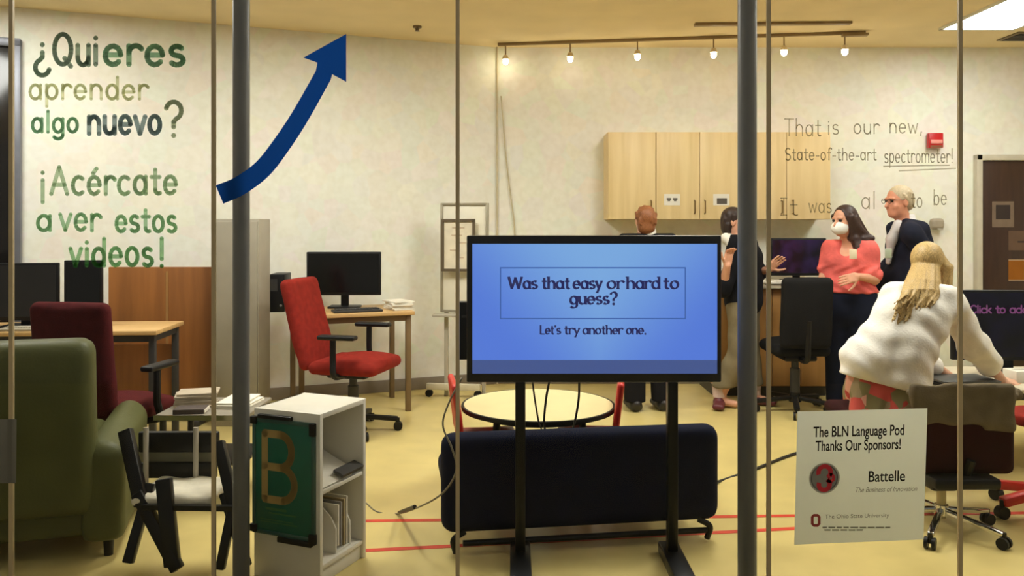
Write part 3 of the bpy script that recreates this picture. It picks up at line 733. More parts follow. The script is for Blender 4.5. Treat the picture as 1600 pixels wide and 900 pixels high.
# ---- white bookcase with the green B sign
Ab = P(500, 648, 3.20); Ab.z = 0; Lb = P(397, 637, 3.32); Lb.z = 0
uL = (Lb - Ab).normalized(); uR = Vector((-uL.y, uL.x, 0)); uR = uR if uR.y > 0 else -uR
bw_ = (Lb - Ab).length; bd = .325; bh = .667
bc = thing('bookcase', 'small white bookcase with open shelves to the right of its green sign', 'bookcase', Ab + uL * bw_ / 2 + uR * bd / 2, math.atan2(uR.y, uR.x) - math.pi / 2)
Mb = chain(bc).inverted(); 
def bcp(u, v, z): return Ab + uL * u + uR * v + Vector((0, 0, z))       # u along the signed side, v along the open side
M_wbook = M('white_melamine', (226, 220, 204), rough=.45, noise=.02)
rzb = math.atan2(uL.y, uL.x)
T_ = .020
def bbox_(nm, u0, u1, v0, v1, z0, z1, mat=M_wbook, bev=.002, par=None):
    return MB().box(bcp((u0 + u1) / 2, (v0 + v1) / 2, (z0 + z1) / 2), (u1 - u0, v1 - v0, z1 - z0), rz=rzb, bev=bev).build(nm, mat, par or bc, world=True)
bbox_('side_panel', 0, bw_, 0, T_, 0, bh); bbox_('side_panel', 0, bw_, bd - T_, bd, 0, bh)
bbox_('back_panel', bw_ - .012, bw_, T_, bd - T_, 0, bh)
bbox_('top_panel', 0, bw_, T_, bd - T_, bh - T_, bh); bbox_('shelf', .004, bw_ - .012, T_, bd - T_, .350, .366); bbox_('shelf', .004, bw_ - .012, T_, bd - T_, .06, .078)
m_ = MB(); m_.prism([bcp(.03, T_, .367), bcp(bw_ - .012, T_, .367), bcp(bw_ - .012, T_, .47)], uR * (bd - 2 * T_)); m_.build('slanted_display', M_wbook, bc, world=True)
bbox_('plinth', .012, .03, T_, bd - T_, 0, .06)
tl_ = thing('leaflet_stack', 'loose white leaflets lying on the slanted shelf of the white bookcase', 'papers', bcp(.03, .16, .367))
sl = math.atan2(.103, bw_ - .042); nS = (Vector((0, 0, 1)) * math.cos(sl) - uL * math.sin(sl)); dS = uL * math.cos(sl) + Vector((0, 0, 1)) * math.sin(sl)
for i in range(3):
    v0 = .035 + .02 * i; a_ = bcp(.012 + .012 * i, v0, .3665) + nS * (.004 * i + .004) + dS * .0
    MB().prism([a_, a_ + uR * .20, a_ + uR * (.20 + .02) + dS * .22, a_ + uR * .02 + dS * .22], nS * .0035).build('leaflet', M_paper, tl_, world=True, smooth=False)
bd_ = thing('binder', 'thin dark binder at the edge of the slanted shelf in the white bookcase', 'binder', bcp(.02, .25, .367))
a_ = bcp(.004, .15, .366) + nS * .016
MB().prism([a_, a_ + uR * .15, a_ + uR * .15 + dS * .05, a_ + dS * .05], nS * .012).build('cover', M('dark_binder', (58, 56, 54), rough=.5), bd_, world=True, smooth=False)
# curved white magazine holder in the lower compartment
mh = thing('magazine_holder', 'curved white magazine holder on the bottom shelf of the white bookcase', 'magazine holder', bcp(.12, .19, .079), rzb)
m_ = MB()
for y in (-.05, .05):
    pts = [(-.10, y, 0)] + [(-.10 + .20 * s_, y, .10 + .15 * (s_ ** .6)) for s_ in [i / 8 for i in range(9)]] + [(.10, y, 0)]
    m_.prism(pts, (0, .006, 0))
m_.build('side_wall', M_wbook, mh); MB().box((0, .003, .004), (.20, .10, .008)).box((.098, .003, .12), (.004, .10, .24)).build('spine', M_wbook, mh)
for i in range(4): MB().box((-.005, -.032 + i * .02, .105), (.18, .008, .20 - .012 * i)).build('magazine', (M_paper, M('tan_print', (170, 150, 110)), M('grey_print', (150, 146, 140)), M_paper)[i], mh)
# sign holder
sg = thing('sign_holder', 'green sign with a large tan letter B on the side of the white bookcase', 'sign', bcp(bw_ / 2 + .01, -.006, .20), rzb)
def sgp(u, z, off): return bcp(u, -off, z)
u0, u1, z0, z1 = .030, .303, .185, .622
MB().box(bcp((u0 + u1) / 2, -.004, (z0 + z1) / 2), (u1 - u0, .008, z1 - z0), rz=rzb, bev=.002).build('panel', M('sign_green', (10, 98, 76), rough=.4, noise=.06), sg, world=True)
m_ = MB()
for (ua, ub, za, zb) in ((u0 - .012, u1 + .012, z0 - .010, z0 + .006), (u0 - .012, u1 + .012, z1 - .006, z1 + .010), (u0 - .012, u0 + .004, z0, z1), (u1 - .004, u1 + .012, z0, z1)):
    m_.box(bcp((ua + ub) / 2, -.005, (za + zb) / 2), (ub - ua, .012, zb - za), rz=rzb, bev=.002)
m_.build('clear_frame', M('smoky_frame', (58, 92, 82), rough=.25, noise=.05), sg, world=True)
m_ = MB()
for (u, z, wu, wz) in ((.205, z1 + .018, .16, .016), (.11, z0 - .020, .16, .022), (u1 + .004, z1 - .0, .03, .03), (u0 - .002, z1 - .015, .025, .05), (u1 + .004, z0 + .01, .03, .03), (u0 - .002, z0, .03, .04)):
    m_.box(bcp(u, -.009, z), (wu, .018, wz), rz=rzb, bev=.003)
m_.build('clip', M_black, sg, world=True)
bm = bmesh.new()
rr = -uL; o = sgp(.288 - .02, .315, .0088)
bt = [[(.04, .0), (.04, .76)], [(.04, .76)] + A(.26, .57, .17, .19, 90, -90, 14) + [(.04, .38)], [(.26, .38)] + A(.28, .19, .19, .19, 90, -90, 14) + [(.04, .0)]]
GL['B'] = (.5, bt)
strokes_bm(bm, 'B', o, rr, (0, 0, 1), .33, .34, .031)
bm_obj('letter_b', bm, M('tan_letter', (178, 148, 84), rough=.6), sg)
bm = bmesh.new()
for (u, z, ln, hh) in ((.20, .278, .10, .010), (.17, .262, .13, .006), (.20, .235, .16, .004), (.19, .225, .18, .004)):
    c = sgp(u, z, .0086)
    bm.faces.new([bm.verts.new(c + rr * a_ + Vector((0, 0, b_))) for a_, b_ in ((-ln / 2, -hh / 2), (ln / 2, -hh / 2), (ln / 2, hh / 2), (-ln / 2, hh / 2))])
bm_obj('small_print', bm, M('olive_print', (62, 112, 62), rough=.6), sg)

# ---- television on its stand
TY = 3.36
tv = thing('television', 'large flat television on a black floor stand showing a blue slide', 'television', (P(928, 0, 3.40).x, 3.40, 0))
tx0, tx1 = P(729, 0, TY).x, P(1128, 0, TY).x; tz0, tz1 = P(0, 598, TY).z, P(0, 368, TY).z
MB().box(((tx0 + tx1) / 2, TY + .03, (tz0 + tz1) / 2), (tx1 - tx0, .05, tz1 - tz0), bev=.006).box(((tx0 + tx1) / 2, TY + .065, (tz0 + tz1) / 2 - .04), (.6, .03, .36), bev=.01).build('bezel', M('gloss_black_bezel', (10, 9, 9), rough=.3, noise=.05), tv, world=True)
sx0, sx1 = P(738, 0, TY).x, P(1121, 0, TY).x; sz0, sz1 = P(0, 584, TY).z, P(0, 381, TY).z
def slide_mat():
    m = bpy.data.materials.new('blue_slide'); m.use_nodes = True; nt = m.node_tree; N = nt.nodes; L = nt.links
    b = N['Principled BSDF']; b.inputs['Base Color'].default_value = (.01, .01, .012, 1); b.inputs['Roughness'].default_value = .3
    tc = N.new('ShaderNodeTexCoord'); sp = N.new('ShaderNodeSeparateXYZ'); L.new(tc.outputs['Generated'], sp.inputs[0])
    gx = N.new('ShaderNodeMapRange'); gx.interpolation_type = 'SMOOTHSTEP'
    d = N.new('ShaderNodeMath'); d.operation = 'SUBTRACT'; d.inputs[1].default_value = .52; L.new(sp.outputs[0], d.inputs[0])
    ab = N.new('ShaderNodeMath'); ab.operation = 'ABSOLUTE'; L.new(d.outputs[0], ab.inputs[0])
    d2 = N.new('ShaderNodeMath'); d2.operation = 'SUBTRACT'; d2.inputs[0].default_value = .95; L.new(sp.outputs[2], d2.inputs[1])
    m2 = N.new('ShaderNodeMath'); m2.operation = 'MULTIPLY'; m2.inputs[1].default_value = .42; L.new(d2.outputs[0], m2.inputs[0])
    ad = N.new('ShaderNodeMath'); ad.operation = 'ADD'; L.new(ab.outputs[0], ad.inputs[0]); L.new(m2.outputs[0], ad.inputs[1])
    L.new(ad.outputs[0], gx.inputs[0]); gx.inputs[1].default_value = .05; gx.inputs[2].default_value = .75
    r = N.new('ShaderNodeMix'); r.data_type = 'RGBA'; r.inputs[6].default_value = rgb((124, 172, 230)); r.inputs[7].default_value = rgb((86, 124, 222))
    L.new(gx.outputs[0], r.inputs[0]); L.new(r.outputs[2], b.inputs['Emission Color']); b.inputs['Emission Strength'].default_value = 0.95
    return m
zb = P(0, 563, TY).z
MB().box(((sx0 + sx1) / 2, TY + .0044, (zb + sz1) / 2), (sx1 - sx0, .002, sz1 - zb)).build('screen', slide_mat(), tv, world=True, smooth=False)
MB().box(((sx0 + sx1) / 2, TY + .0044, (zb + sz0) / 2), (sx1 - sx0, .002, zb - sz0)).build('caption_bar', EMs('slide_bar', (72, 92, 152), .85), tv, world=True, smooth=False)
def tvp(px, py): return P(px, py, TY) + Vector((0, .0026, 0))
ppm = TY / F
bm = bmesh.new()
rX, uZ = Vector((1, 0, 0)), Vector((0, 0, 1))
for wd_, (xa, xb, bl) in {'Was': (795, 838, 451), 'that': (847, 889, 451), 'easy': (896, 939, 451), 'or': (949, 973, 451), 'hard': (980, 1030, 451), 'to': (1037, 1059, 451), 'guess?': (891, 963, 475)}.items():
    word(bm, wd_, tvp(xa, bl), rX, uZ, (xb - xa) * ppm, 23.5 * ppm, 4.3 * ppm, nib=True, tr=.03)
M_ink = EMs('slide_ink', (44, 44, 96), .8)
bm_obj('slide_title', bm, M_ink, tv)
bm = bmesh.new()
for wd_, (xa, xb) in {"Let's": (844, 875), 'try': (882, 904), 'another': (911, 972), 'one.': (979, 1009)}.items():
    word(bm, wd_, tvp(xa, 522), rX, uZ, (xb - xa) * ppm, 17.5 * ppm, 3.0 * ppm, nib=True, tr=.03)
bm_obj('slide_text', bm, M_ink, tv)
bm = bmesh.new()
for (xa, ya, xb, yb) in ((782, 417.5, 1071, 419.5), (782, 497, 1071, 499), (781, 417.5, 783, 499), (1070, 417.5, 1072, 499)):
    bm.faces.new([bm.verts.new(tvp(*k)) for k in ((xa, yb), (xb, yb), (xb, ya), (xa, ya))])
bm_obj('slide_box', bm, EMs('slide_rule', (62, 100, 176), .9), tv)
for px in (813, 1051):
    x = P(px, 0, 3.44).x
    MB().box((x, 3.455, .62), (.042, .05, 1.16), bev=.004).build('post', M_blackm, tv, world=True)
    MB().box((x, 3.34, .025), (.085, .42, .05), bev=.008).build('base_foot', M_blackm, tv, world=True)
MB().box((P(932, 0, 3.45).x, 3.455, .80), (.70, .03, .06), bev=.004).build('crossbar', M_blackm, tv, world=True)
mp_ = thing('media_player', 'black box fixed behind the left edge of the television', 'media player', P(735, 516, 3.46))
MB().box((0, 0, 0), (.10, .05, .24), bev=.006).build('case', M_black, mp_); MB().box((-.02, -.026, .06), (.03, .002, .01)).build('indicator_strip', M_dgrey, mp_)
MB().span(P(735, 516, 3.46) + Vector((.03, 0, 0)), P(800, 516, 3.46), .02, .03).build('bracket', M_blackm, mp_, world=True)
M_cab = M('black_cable', (24, 22, 20), rough=.5)
def cable(label, pts, r=.004, mat=None, n=8):
    q = spline(pts, n); o = q[-1].copy()
    return tag(MB().tube(q, r, 6).build('cable', mat or M_cab, origin=o, angle=180), label, 'cable')
cable('thin black cable hanging from the left of the television down behind the bench', [P(832, 596, 3.47), P(835, 620, 3.56), P(842, 660, 3.72), P(848, 676, 3.98), P(850, 700, 4.02), Vector((P(850, 0, 4.03).x, 4.03, .006))])
cable('black cable hanging from the middle of the television, left of its twin', [P(858, 596, 3.47), P(853, 625, 3.56), P(850, 660, 3.72), P(853, 676, 3.98), P(857, 700, 4.02), Vector((P(859, 0, 4.03).x, 4.03, .006))], .005)
cable('black cable hanging from the middle of the television, right of its twin', [P(905, 596, 3.47), P(904, 625, 3.56), P(898, 660, 3.72), P(893, 676, 3.98), P(890, 700, 4.02), Vector((P(888, 0, 4.03).x, 4.03, .006))], .005)
cable('pale grey cable looping from the television round the left end of the bench', [P(722, 590, 3.44), P(702, 628, 3.40), P(692, 664, 3.37), P(706, 700, 3.35), P(713, 735, 3.35), P(692, 770, 3.38), P(655, 792, 3.55), P(620, 803, 4.01), P(590, 800, 4.04), P(572, 786, 4.17)], .004, M('grey_cable', (126, 118, 96), rough=.5))
tag(MB().cyl(P(624, 801, 4.0), P(648, 792, 3.60), .009).build('cable_connector', M_cab, origin=P(636, 796, 3.8)), 'black connector on the pale cable left of the bench', 'connector')

# ---- navy bench seen from behind
bL = P(678, 0, 3.50); bR = P(1119, 0, 3.64); bL.z = bR.z = 0
dB = (bR - bL).normalized(); lenB = (bR - bL).length; rzB = math.atan2(dB.y, dB.x)
bn = thing('bench', 'low navy upholstered bench seen from behind under the television', 'bench', (bL + bR) / 2 + Vector((0, .22, 0)), rzB + .03)
M_navy = M('navy_upholstery', (10, 16, 40), rough=.8, noise=.08, bump=.08, bscale=160)
sdf_obj('backrest', SDF().rbox((0, -.16, .30), (lenB, .12, .42), .055), .016, M_navy, bn, world=False)
sdf_obj('seat', SDF().rbox((0, .08, .27), (lenB - .02, .42, .11), .045), .016, M_navy, bn, world=False)
for sx in (-1, 1):
    for sy in (-.20, .24):
        MB().tube(spline([(sx * (lenB / 2 - .10), sy, .10), (sx * (lenB / 2 - .05), sy - .01 * (1 if sy > 0 else 1), .07), (sx * (lenB / 2 - .06), sy, .0135)], 5), .013, 10).build('leg', M_blackm, bn)
MB().box((0, .02, .205), (lenB - .12, .34, .02)).build('under_frame', M_blackm, bn)
MB().cyl((-lenB / 2 + .09, -.2, .05), (lenB / 2 - .05, -.2, .05), .013).build('stretcher', M_blackm, bn)

# ---- low round table and two red chairs
tY = 4.39; tc_ = P(841, 0, tY)
rt = thing('round_table', 'low round table with a pale yellow top and black edge behind the bench', 'table', (tc_.x, tY, 0))
MB().lathe([(.001, .440), (.392, .440), (.392, .452), (.001, .452)], n=64).build('tabletop', M('pale_yellow_laminate', (220, 206, 152), rough=.4, noise=.02), rt)
MB().lathe([(.392, .428), (.404, .430), (.407, .442), (.404, .4515), (.393, .4525), (.393, .428)], n=64).build('edge_band', M_black, rt)
for k in range(4):
    a = math.pi / 4 + k * math.pi / 2
    MB().cyl((.30 * math.cos(a), .30 * math.sin(a), .44), (.34 * math.cos(a), .34 * math.sin(a), 0), .018, .016).build('leg', M_black, rt)
MB().lathe([(.16, .405), (.33, .405), (.33, .44), (.16, .44)], n=32).build('under_frame', M_black, rt)
def kid_chair(label, loc, rz, top=.585, seat=.30):
    """faces +x"""
    t = thing('child_chair', label, 'chair', loc, rz, 'small red chairs at the round table')
    sdf_obj('seat', SDF().rbox((0, 0, seat), (.32, .34, .03), .013).ell((0, 0, seat + .02), (.12, .12, .02), k=.03, sub=True), .011, M_red, t, world=False)
    sdf_obj('backrest', SDF().rbox((-.165, 0, (seat + top) / 2 + .02), (.035, .34, top - seat), .015, np.array([[.99, 0, .12], [0, 1, 0], [-.12, 0, .99]])), .011, M_red, t, world=False)
    for sx in (-1, 1):
        for sy in (-1, 1): MB().cyl((sx * .12, sy * .13, seat - .01), (sx * .16, sy * .16, 0), .016, .013).build('leg', M_red, t)
    return t
kid_chair('small red chair at the left side of the round table', (P(714, 0, 4.32).x + .16, 4.30, 0), math.radians(8))
kid_chair('small red chair at the right side of the round table', (P(962, 0, 4.32).x - .15, 4.34, 0), math.radians(172))

# ---- red floor tape
M_tape = M('red_floor_tape', (206, 60, 34), rough=.5, noise=.08)
def floor_pt(px, py):
    Y = CZ * F / (py - H0); return Vector(((px - 800) / F * Y, Y, .0015))
for lab, a, b, wd in (('far red tape line across the floor, passing behind the bench', floor_pt(500, 815), floor_pt(1700, 800.5), .034), ('near red tape line across the floor, passing under the bench', floor_pt(560, 861), floor_pt(1300, 823), .034)):
    d = (b - a).normalized(); s_ = Vector((-d.y, d.x, 0)) * wd / 2
    tag(MB().prism([a - s_, b - s_, b + s_, a + s_], (0, 0, -.0012)).build('floor_tape', M_tape, origin=(a + b) / 2, smooth=False), lab, 'floor tape', 'red tape lines on the floor')
cable('thick black cable lying across the floor right of the bench', [P(1090, 762, 3.9), floor_pt(1120, 756) + Vector((0, 0, .006)), floor_pt(1180, 735) + Vector((0, 0, .006)), floor_pt(1245, 710) + Vector((0, 0, .006)), floor_pt(1330, 690) + Vector((0, 0, .006))], .009)

# ---- wall cabinets above the counter
cY = 6.97
cz0, cz1 = P(0, 343, cY).z, P(0, 206, cY).z
def wall_cabinet(label, px0, px1, seams, handles):
    x0, x1 = P(px0, 0, cY).x, P(px1, 0, cY).x
    t = thing('wall_cabinet', label, 'cabinet', ((x0 + x1) / 2, (cY + 7.3) / 2, cz0), group='maple wall cabinets above the counter')
    MB().box(((x0 + x1) / 2, (cY + .02 + 7.3) / 2, (cz0 + cz1) / 2), (x1 - x0 - .002, 7.3 - cY - .02, cz1 - cz0)).build('body', M_maple, t, world=True)
    e = [px0] + seams + [px1]
    for i in range(len(e) - 1):
        xa, xb = P(e[i], 0, cY).x, P(e[i + 1], 0, cY).x
        d_ = MB().box(((xa + xb) / 2, cY + .009, (cz0 + cz1) / 2), (xb - xa - .006, .018, cz1 - cz0 - .006), bev=.002).build('door', M_maple, t, world=True)
        hx = P(handles[i], 0, cY).x
        MB().tube([(hx, cY + .0, cz0 + .05), (hx, cY - .025, cz0 + .055), (hx, cY - .025, cz0 + .155), (hx, cY + .0, cz0 + .16)], .006, 8).build('handle', M('satin_handle', (146, 118, 72), rough=.3, metal=.7), d_, world=True)
wall_cabinet('single-door maple wall cabinet, leftmost, above the man seen from behind', 950, 1025, [], [1017])
wall_cabinet('two-door maple wall cabinet with a white label on each door', 1025, 1162, [1093], [1085, 1101])
wall_cabinet('two-door maple wall cabinet right of the steel column, unlabelled', 1162, 1298, [1229], [1221, 1238])

for px, lab, big in ((1050, 'white paper label with two small marks on the left door', False), (1127, 'white paper label with a dark block on the door beside the steel column', True)):
    c = P(px, 312, cY - .001)
    t = thing('paper_label', lab, 'label', c)
    MB().box((0, -.001, 0), (.135, .002, .095)).build('sheet', M_paper, t)
    m_ = MB()
    if big: m_.box((.005, -.0025, -.012), (.085, .001, .050))
    else:
        for s_ in (-1, 1): m_.box((s_ * .026, -.0025, .006), (.038, .001, .016)).box((s_ * .026, -.0025, -.008), (.022, .001, .010))
    m_.build('print', M('label_ink', (84, 76, 66)), t)

# ---- counter along the back wall
kx0, kx1 = P(1120, 0, 6.65).x, P(1300, 0, 6.65).x
wt = thing('worktop', 'pale counter worktop under the wall cabinets', 'worktop', ((kx0 + kx1) / 2, 6.97, .88))
MB().box(((kx0 + kx1) / 2, 6.97, .902), (kx1 - kx0, .65, .035), bev=.004).build('slab', M('pale_counter', (214, 204, 180), rough=.4), wt, world=True)
MB().box(((kx0 + kx1) / 2, 7.285, .96), (kx1 - kx0, .02, .08), bev=.003).build('upstand', M('pale_counter', (214, 204, 180)), wt, world=True)
for i in range(2):
    xa = kx0 + i * (kx1 - kx0) / 2; xb = xa + (kx1 - kx0) / 2
    t = thing('base_cabinet', ('tan base cabinet under the left half of the worktop, behind the person in black', 'tan base cabinet under the right half of the worktop, behind the black chair')[i], 'cabinet', ((xa + xb) / 2, 7.0, 0), group='tan base cabinets under the worktop')
    M_tan = wood_mat('tan_cabinet', (168, 122, 62), (184, 136, 74), scale=2.0, stretch=(9, 9, .6))
    MB().box(((xa + xb) / 2, 7.0, .485), (xb - xa - .004, .56, .79)).build('body', M_tan, t, world=True)
    MB().box(((xa + xb) / 2, 7.02, .045), (xb - xa - .004, .48, .09)).build('plinth', M_dgrey, t, world=True)
    for k in range(2):
        xd = xa + (k + .5) * (xb - xa) / 2
        d_ = MB().box((xd, 6.711, .485), ((xb - xa) / 2 - .006, .018, .775), bev=.002).build('door', M_tan, t, world=True)
        MB().cyl((xd + (.06 if k == 0 else -.06), 6.695, .74), (xd + (.06 if k == 0 else -.06), 6.695, .84), .006, n=8).build('handle', M('satin_handle', (146, 118, 72)), d_, world=True)
def lit_screen(name, base, cols, sc=(3, 3, 3)):
    m = bpy.data.materials.new(name); m.use_nodes = True; nt = m.node_tree; N = nt.nodes; L = nt.links; b = N['Principled BSDF']
    b.inputs['Base Color'].default_value = rgb(base); b.inputs['Roughness'].default_value = .2
    tc = N.new('ShaderNodeTexCoord'); nz = N.new('ShaderNodeTexNoise'); nz.inputs['Scale'].default_value = 7; L.new(tc.outputs['Object'], nz.inputs['Vector'])
    r = N.new('ShaderNodeValToRGB'); r.color_ramp.elements[0].position = .42; r.color_ramp.elements[1].position = .72
    r.color_ramp.elements[0].color = rgb(cols[0]); r.color_ramp.elements[1].color = rgb(cols[1])
    L.new(nz.outputs['Fac'], r.inputs['Fac']); L.new(r.outputs['Color'], b.inputs['Emission Color']); b.inputs['Emission Strength'].default_value = .8
    return m
mY = 6.93
zt_ = P(0, 372, mY).z; xm0, xm1 = P(1203, 0, mY).x, P(1290, 0, mY).x
m_ = monitor('dark monitor with a dim purple screen on the counter, beside the woman in coral', ((xm0 + xm1) / 2, mY, .92), 0, xm1 - xm0, zt_ - .92 - .05, .05, lit=lit_screen('purple_screen', (14, 12, 16), ((14, 10, 18), (52, 32, 74))))
keyboard('white keyboard at the front edge of the counter below the purple screen', (P(1240, 0, 6.56).x, 6.715, .92), 0, M('white_plastic', (240, 236, 224), rough=.4), .40, dp=.17)

# ---- small things on the back wall
fa = thing('fire_alarm', 'red fire alarm pull box on the wall above the man in the navy jacket', 'fire alarm', P(1459, 220, 7.28))
MB().box((0, -.02, 0), (.125, .05, .13), bev=.006).build('housing', M('alarm_red', (190, 24, 30), rough=.35), fa)
MB().box((0, -.048, -.012), (.10, .012, .034), bev=.004).build('pull_bar', M('alarm_white', (236, 150, 140), rough=.4), fa)
MB().box((0, -.046, -.053), (.105, .006, .02)).build('lower_plate', M('alarm_brass', (132, 84, 56), rough=.4), fa)
dp_ = thing('soap_dispenser', 'small grey dispenser on the back wall right of the man in the navy jacket', 'dispenser', P(1460, 350, 7.28))
sdf_obj('housing', SDF().rbox((0, -.04, 0), (.115, .075, .10), .03), .008, M('dispenser_grey', (164, 152, 132), rough=.4), dp_, world=False)
MB().box((.01, -.08, -.045), (.05, .012, .014), bev=.003).build('push_bar', M_lgrey, dp_)
# posters on the dark door
pY = 7.252
t = thing('door_notice', 'small white-bordered dark picture taped to the brown door', 'notice', P(1567, 335, pY))
MB().box((0, -.0010, 0), (.19, .002, .225)).build('sheet', M('notice_sheet', (122, 104, 88), rough=.8), t); MB().box((.0, -.0026, .02), (.125, .0012, .125)).build('picture', M('notice_dark', (44, 30, 26), rough=.6), t)
t = thing('door_sheet', 'plain pale sheet taped to the brown door below the small picture', 'notice', P(1597, 376, pY))
MB().box((0, -.0010, 0), (.24, .002, .17)).build('sheet', M('door_sheet_tan', (104, 82, 66), rough=.8), t); MB().box((.02, -.0026, -.01), (.12, .0012, .012)).build('print_line', M('notice_dark', (44, 30, 26)), t)
t = thing('door_sign', 'ochre sign with pale borders low on the brown door', 'notice', P(1606, 422, pY))
MB().box((0, -.0010, 0), (.34, .002, .17)).build('sheet', M('ochre_sign', (150, 92, 30), rough=.7), t)
m_ = MB()
for s_ in (-1, 1): m_.box((0, -.0026, s_ * .088), (.34, .0012, .010))
m_.build('border', M('sign_border', (168, 140, 110)), t)

# ---- low work table at the right with its things
T = .48
wk = desk('low pale work table at the right, under the leaning blonde woman\'s hand', (2.93, 5.00, 0), 0, 1.30, .76, T, M('pale_tabletop', (216, 204, 176), rough=.4), M_dgrey, name='work_table', cat='table', th=.022)
monitor('wide dark monitor with faint purple writing on the low work table', (3.06, 5.10, T), math.radians(-3), .72, .43, .085, lit=lit_screen('night_screen', (8, 8, 10), ((9, 8, 12), (18, 15, 34))))
tm = bpy.data.objects[[o.name for o in bpy.data.objects if o.get('label', '').startswith('wide dark monitor with faint')][0]]
bm = bmesh.new()
sc_o = P(1516, 489, 4.695)
for wd_, (xa, xb) in {'Click': (1516, 1548), 'to': (1556, 1570), 'add': (1578, 1606)}.items():

    word(bm, wd_, P(xa, 489, 5.05), rX, uZ, (xb - xa) * 5.05 / F, 15 * 5.05 / F, 2.4 * 5.05 / F)
bm_obj('screen_text', bm, EMs('purple_text', (122, 62, 110), .8), tm)
lp = thing('laptop', 'closed grey laptop on the low work table beside the woman\'s cardigan', 'laptop', (P(1500, 0, 4.78).x, 4.78, T), math.radians(3))
MB().box((0, 0, .012), (.34, .24, .020), bev=.006).build('base', M_black, lp); MB().box((0, 0, .032), (.34, .24, .014), bev=.006).build('lid', M('laptop_grey', (96, 96, 92), rough=.4, metal=.3), lp)
bx = thing('tissue_box', 'small white box at the right end of the low work table', 'box', (P(1592, 0, 4.86).x, 4.86, T), .1)
MB().box((0, 0, .035), (.12, .12, .07), bev=.004).build('carton', M_paper, bx); MB().box((0, 0, .0705), (.07, .03, .002)).build('slot', M_lgrey, bx)
keyboard('black keyboard in front of the wide dark monitor', (3.36, 4.92, T), 0, M_dgrey, .36, dp=.12)
rc = thing('small_plant_pot', 'dark little pot with leaves under the wide dark monitor', 'plant', (P(1552, 0, 5.0).x, 5.0, T))
MB().lathe([(.001, 0), (.026, 0), (.034, .055), (.029, .055), (.026, .045), (.001, .045)], n=20).build('pot', M('brown_pot', (70, 44, 32), rough=.5), rc)
m_ = MB()
for k in range(16):
    a = random.uniform(0, 6.28); ln = random.uniform(.03, .05); tl = random.uniform(.2, 1.0)
    d = Vector((math.cos(a) * math.cos(tl), math.sin(a) * math.cos(tl), math.sin(tl))); c = Vector((0, 0, .05)); s_ = d.cross(Vector((0, 0, 1))).normalized() * .008; n_ = s_.cross(d).normalized() * .002
    m_.prism([c, c + d * ln * .5 + s_, c + d * ln, c + d * ln * .5 - s_], n_)
m_.build('leaves', M('plant_green', (52, 64, 34), rough=.6), rc)

# ---- maroon swivel chair with a grey jacket over its back
mc = thing('swivel_chair', 'maroon swivel chair with a chrome star base and a jacket over its back', 'office chair', (P(1464, 0, 3.80).x + .02, 3.80, 0), 0)
mcx = mc.location.x
M_maroon = M('maroon_upholstery', (46, 15, 17), rough=.8, noise=.1, bump=.15, bscale=180)
ctr = P(1500, 0, 3.86).x - mcx
sdf_obj('backrest', SDF().rbox((ctr, .02, .435), (.44, .07, .36), .033), .012, M_maroon, mc, world=False)
sdf_obj('seat', SDF().rbox((ctr - .01, .22, .30), (.42, .42, .10), .04), .013, M_maroon, mc, world=False)
MB().box((ctr - .04, .06, .235), (.30, .30, .05), bev=.015).build('seat_plate', M_black, mc)
MB().tube([(ctr - .06, .10, .22), (ctr - .02, -.02, .24), (ctr, -.035, .33)], .02, 8).build('back_bracket', M_black, mc)
MB().box((-.01, 0, .225), (.13, .13, .06), bev=.02).build('tilt_mechanism', M_black, mc)
MB().cyl((0, 0, .06), (0, 0, .2), .020).build('gas_column', M('satin_steel', (150, 140, 116), rough=.3, metal=.9), mc)
bs = MB().cyl((0, 0, .075), (0, 0, .12), .030)
for k in range(5):
    a = 2 * math.pi * k / 5 - math.pi / 2 + .62
    bs.span((0, 0, .10), (.27 * math.cos(a), .27 * math.sin(a), .062), .03, .024, bev=.008)
bo = bs.build('star_base', M_chrome, mc)
for k in range(5):
    a = 2 * math.pi * k / 5 - math.pi / 2 + .62; c = Vector((.27 * math.cos(a), .27 * math.sin(a), .026)); d = Vector((-math.sin(a), math.cos(a), 0))
    cb = MB()
    for s_ in (-1, 1): cb.cyl(c + d * (s_ * .008), c + d * (s_ * .022), .026, n=16)
    cb.cyl(c, c + Vector((0, 0, .045)), .010, n=8).build('caster', M_black, bo)
jk = thing('jacket', 'taupe jacket draped over the back of the maroon swivel chair', 'jacket', (P(1500, 0, 3.85).x, 3.85, .44))
jz1 = P(0, 611, 3.84).z
js = SDF().rbox(P(1504, 632, 3.79) , (.47, .035, .19), .016).rbox(P(1560, 648, 3.795), (.15, .034, .15), .016).cone(P(1442, 615, 3.85), P(1586, 615, 3.85), .036, .034, k=.03).rbox(P(1504, 632, 3.925), (.46, .03, .17), .014).rbox(P(1504, 616, 3.855), (.47, .13, .03), .014)
js.disp(lambda X, Y, Z: .006 * np.sin(X * 23 + 21 * Z) * np.sin(Z * 19 - 9 * X) + .003 * np.sin(X * 41 - Z * 30))
sdf_obj('cloth', js, .009, M('taupe_cloth', (108, 96, 76), rough=.9, noise=.12, scale=14, bump=.2, bscale=120), jk)
MB().cyl(P(1425, 611, 3.80), P(1584, 611, 3.80), .006).build('hem_piping', M('pale_piping', (190, 176, 146), rough=.7), jk, world=True)
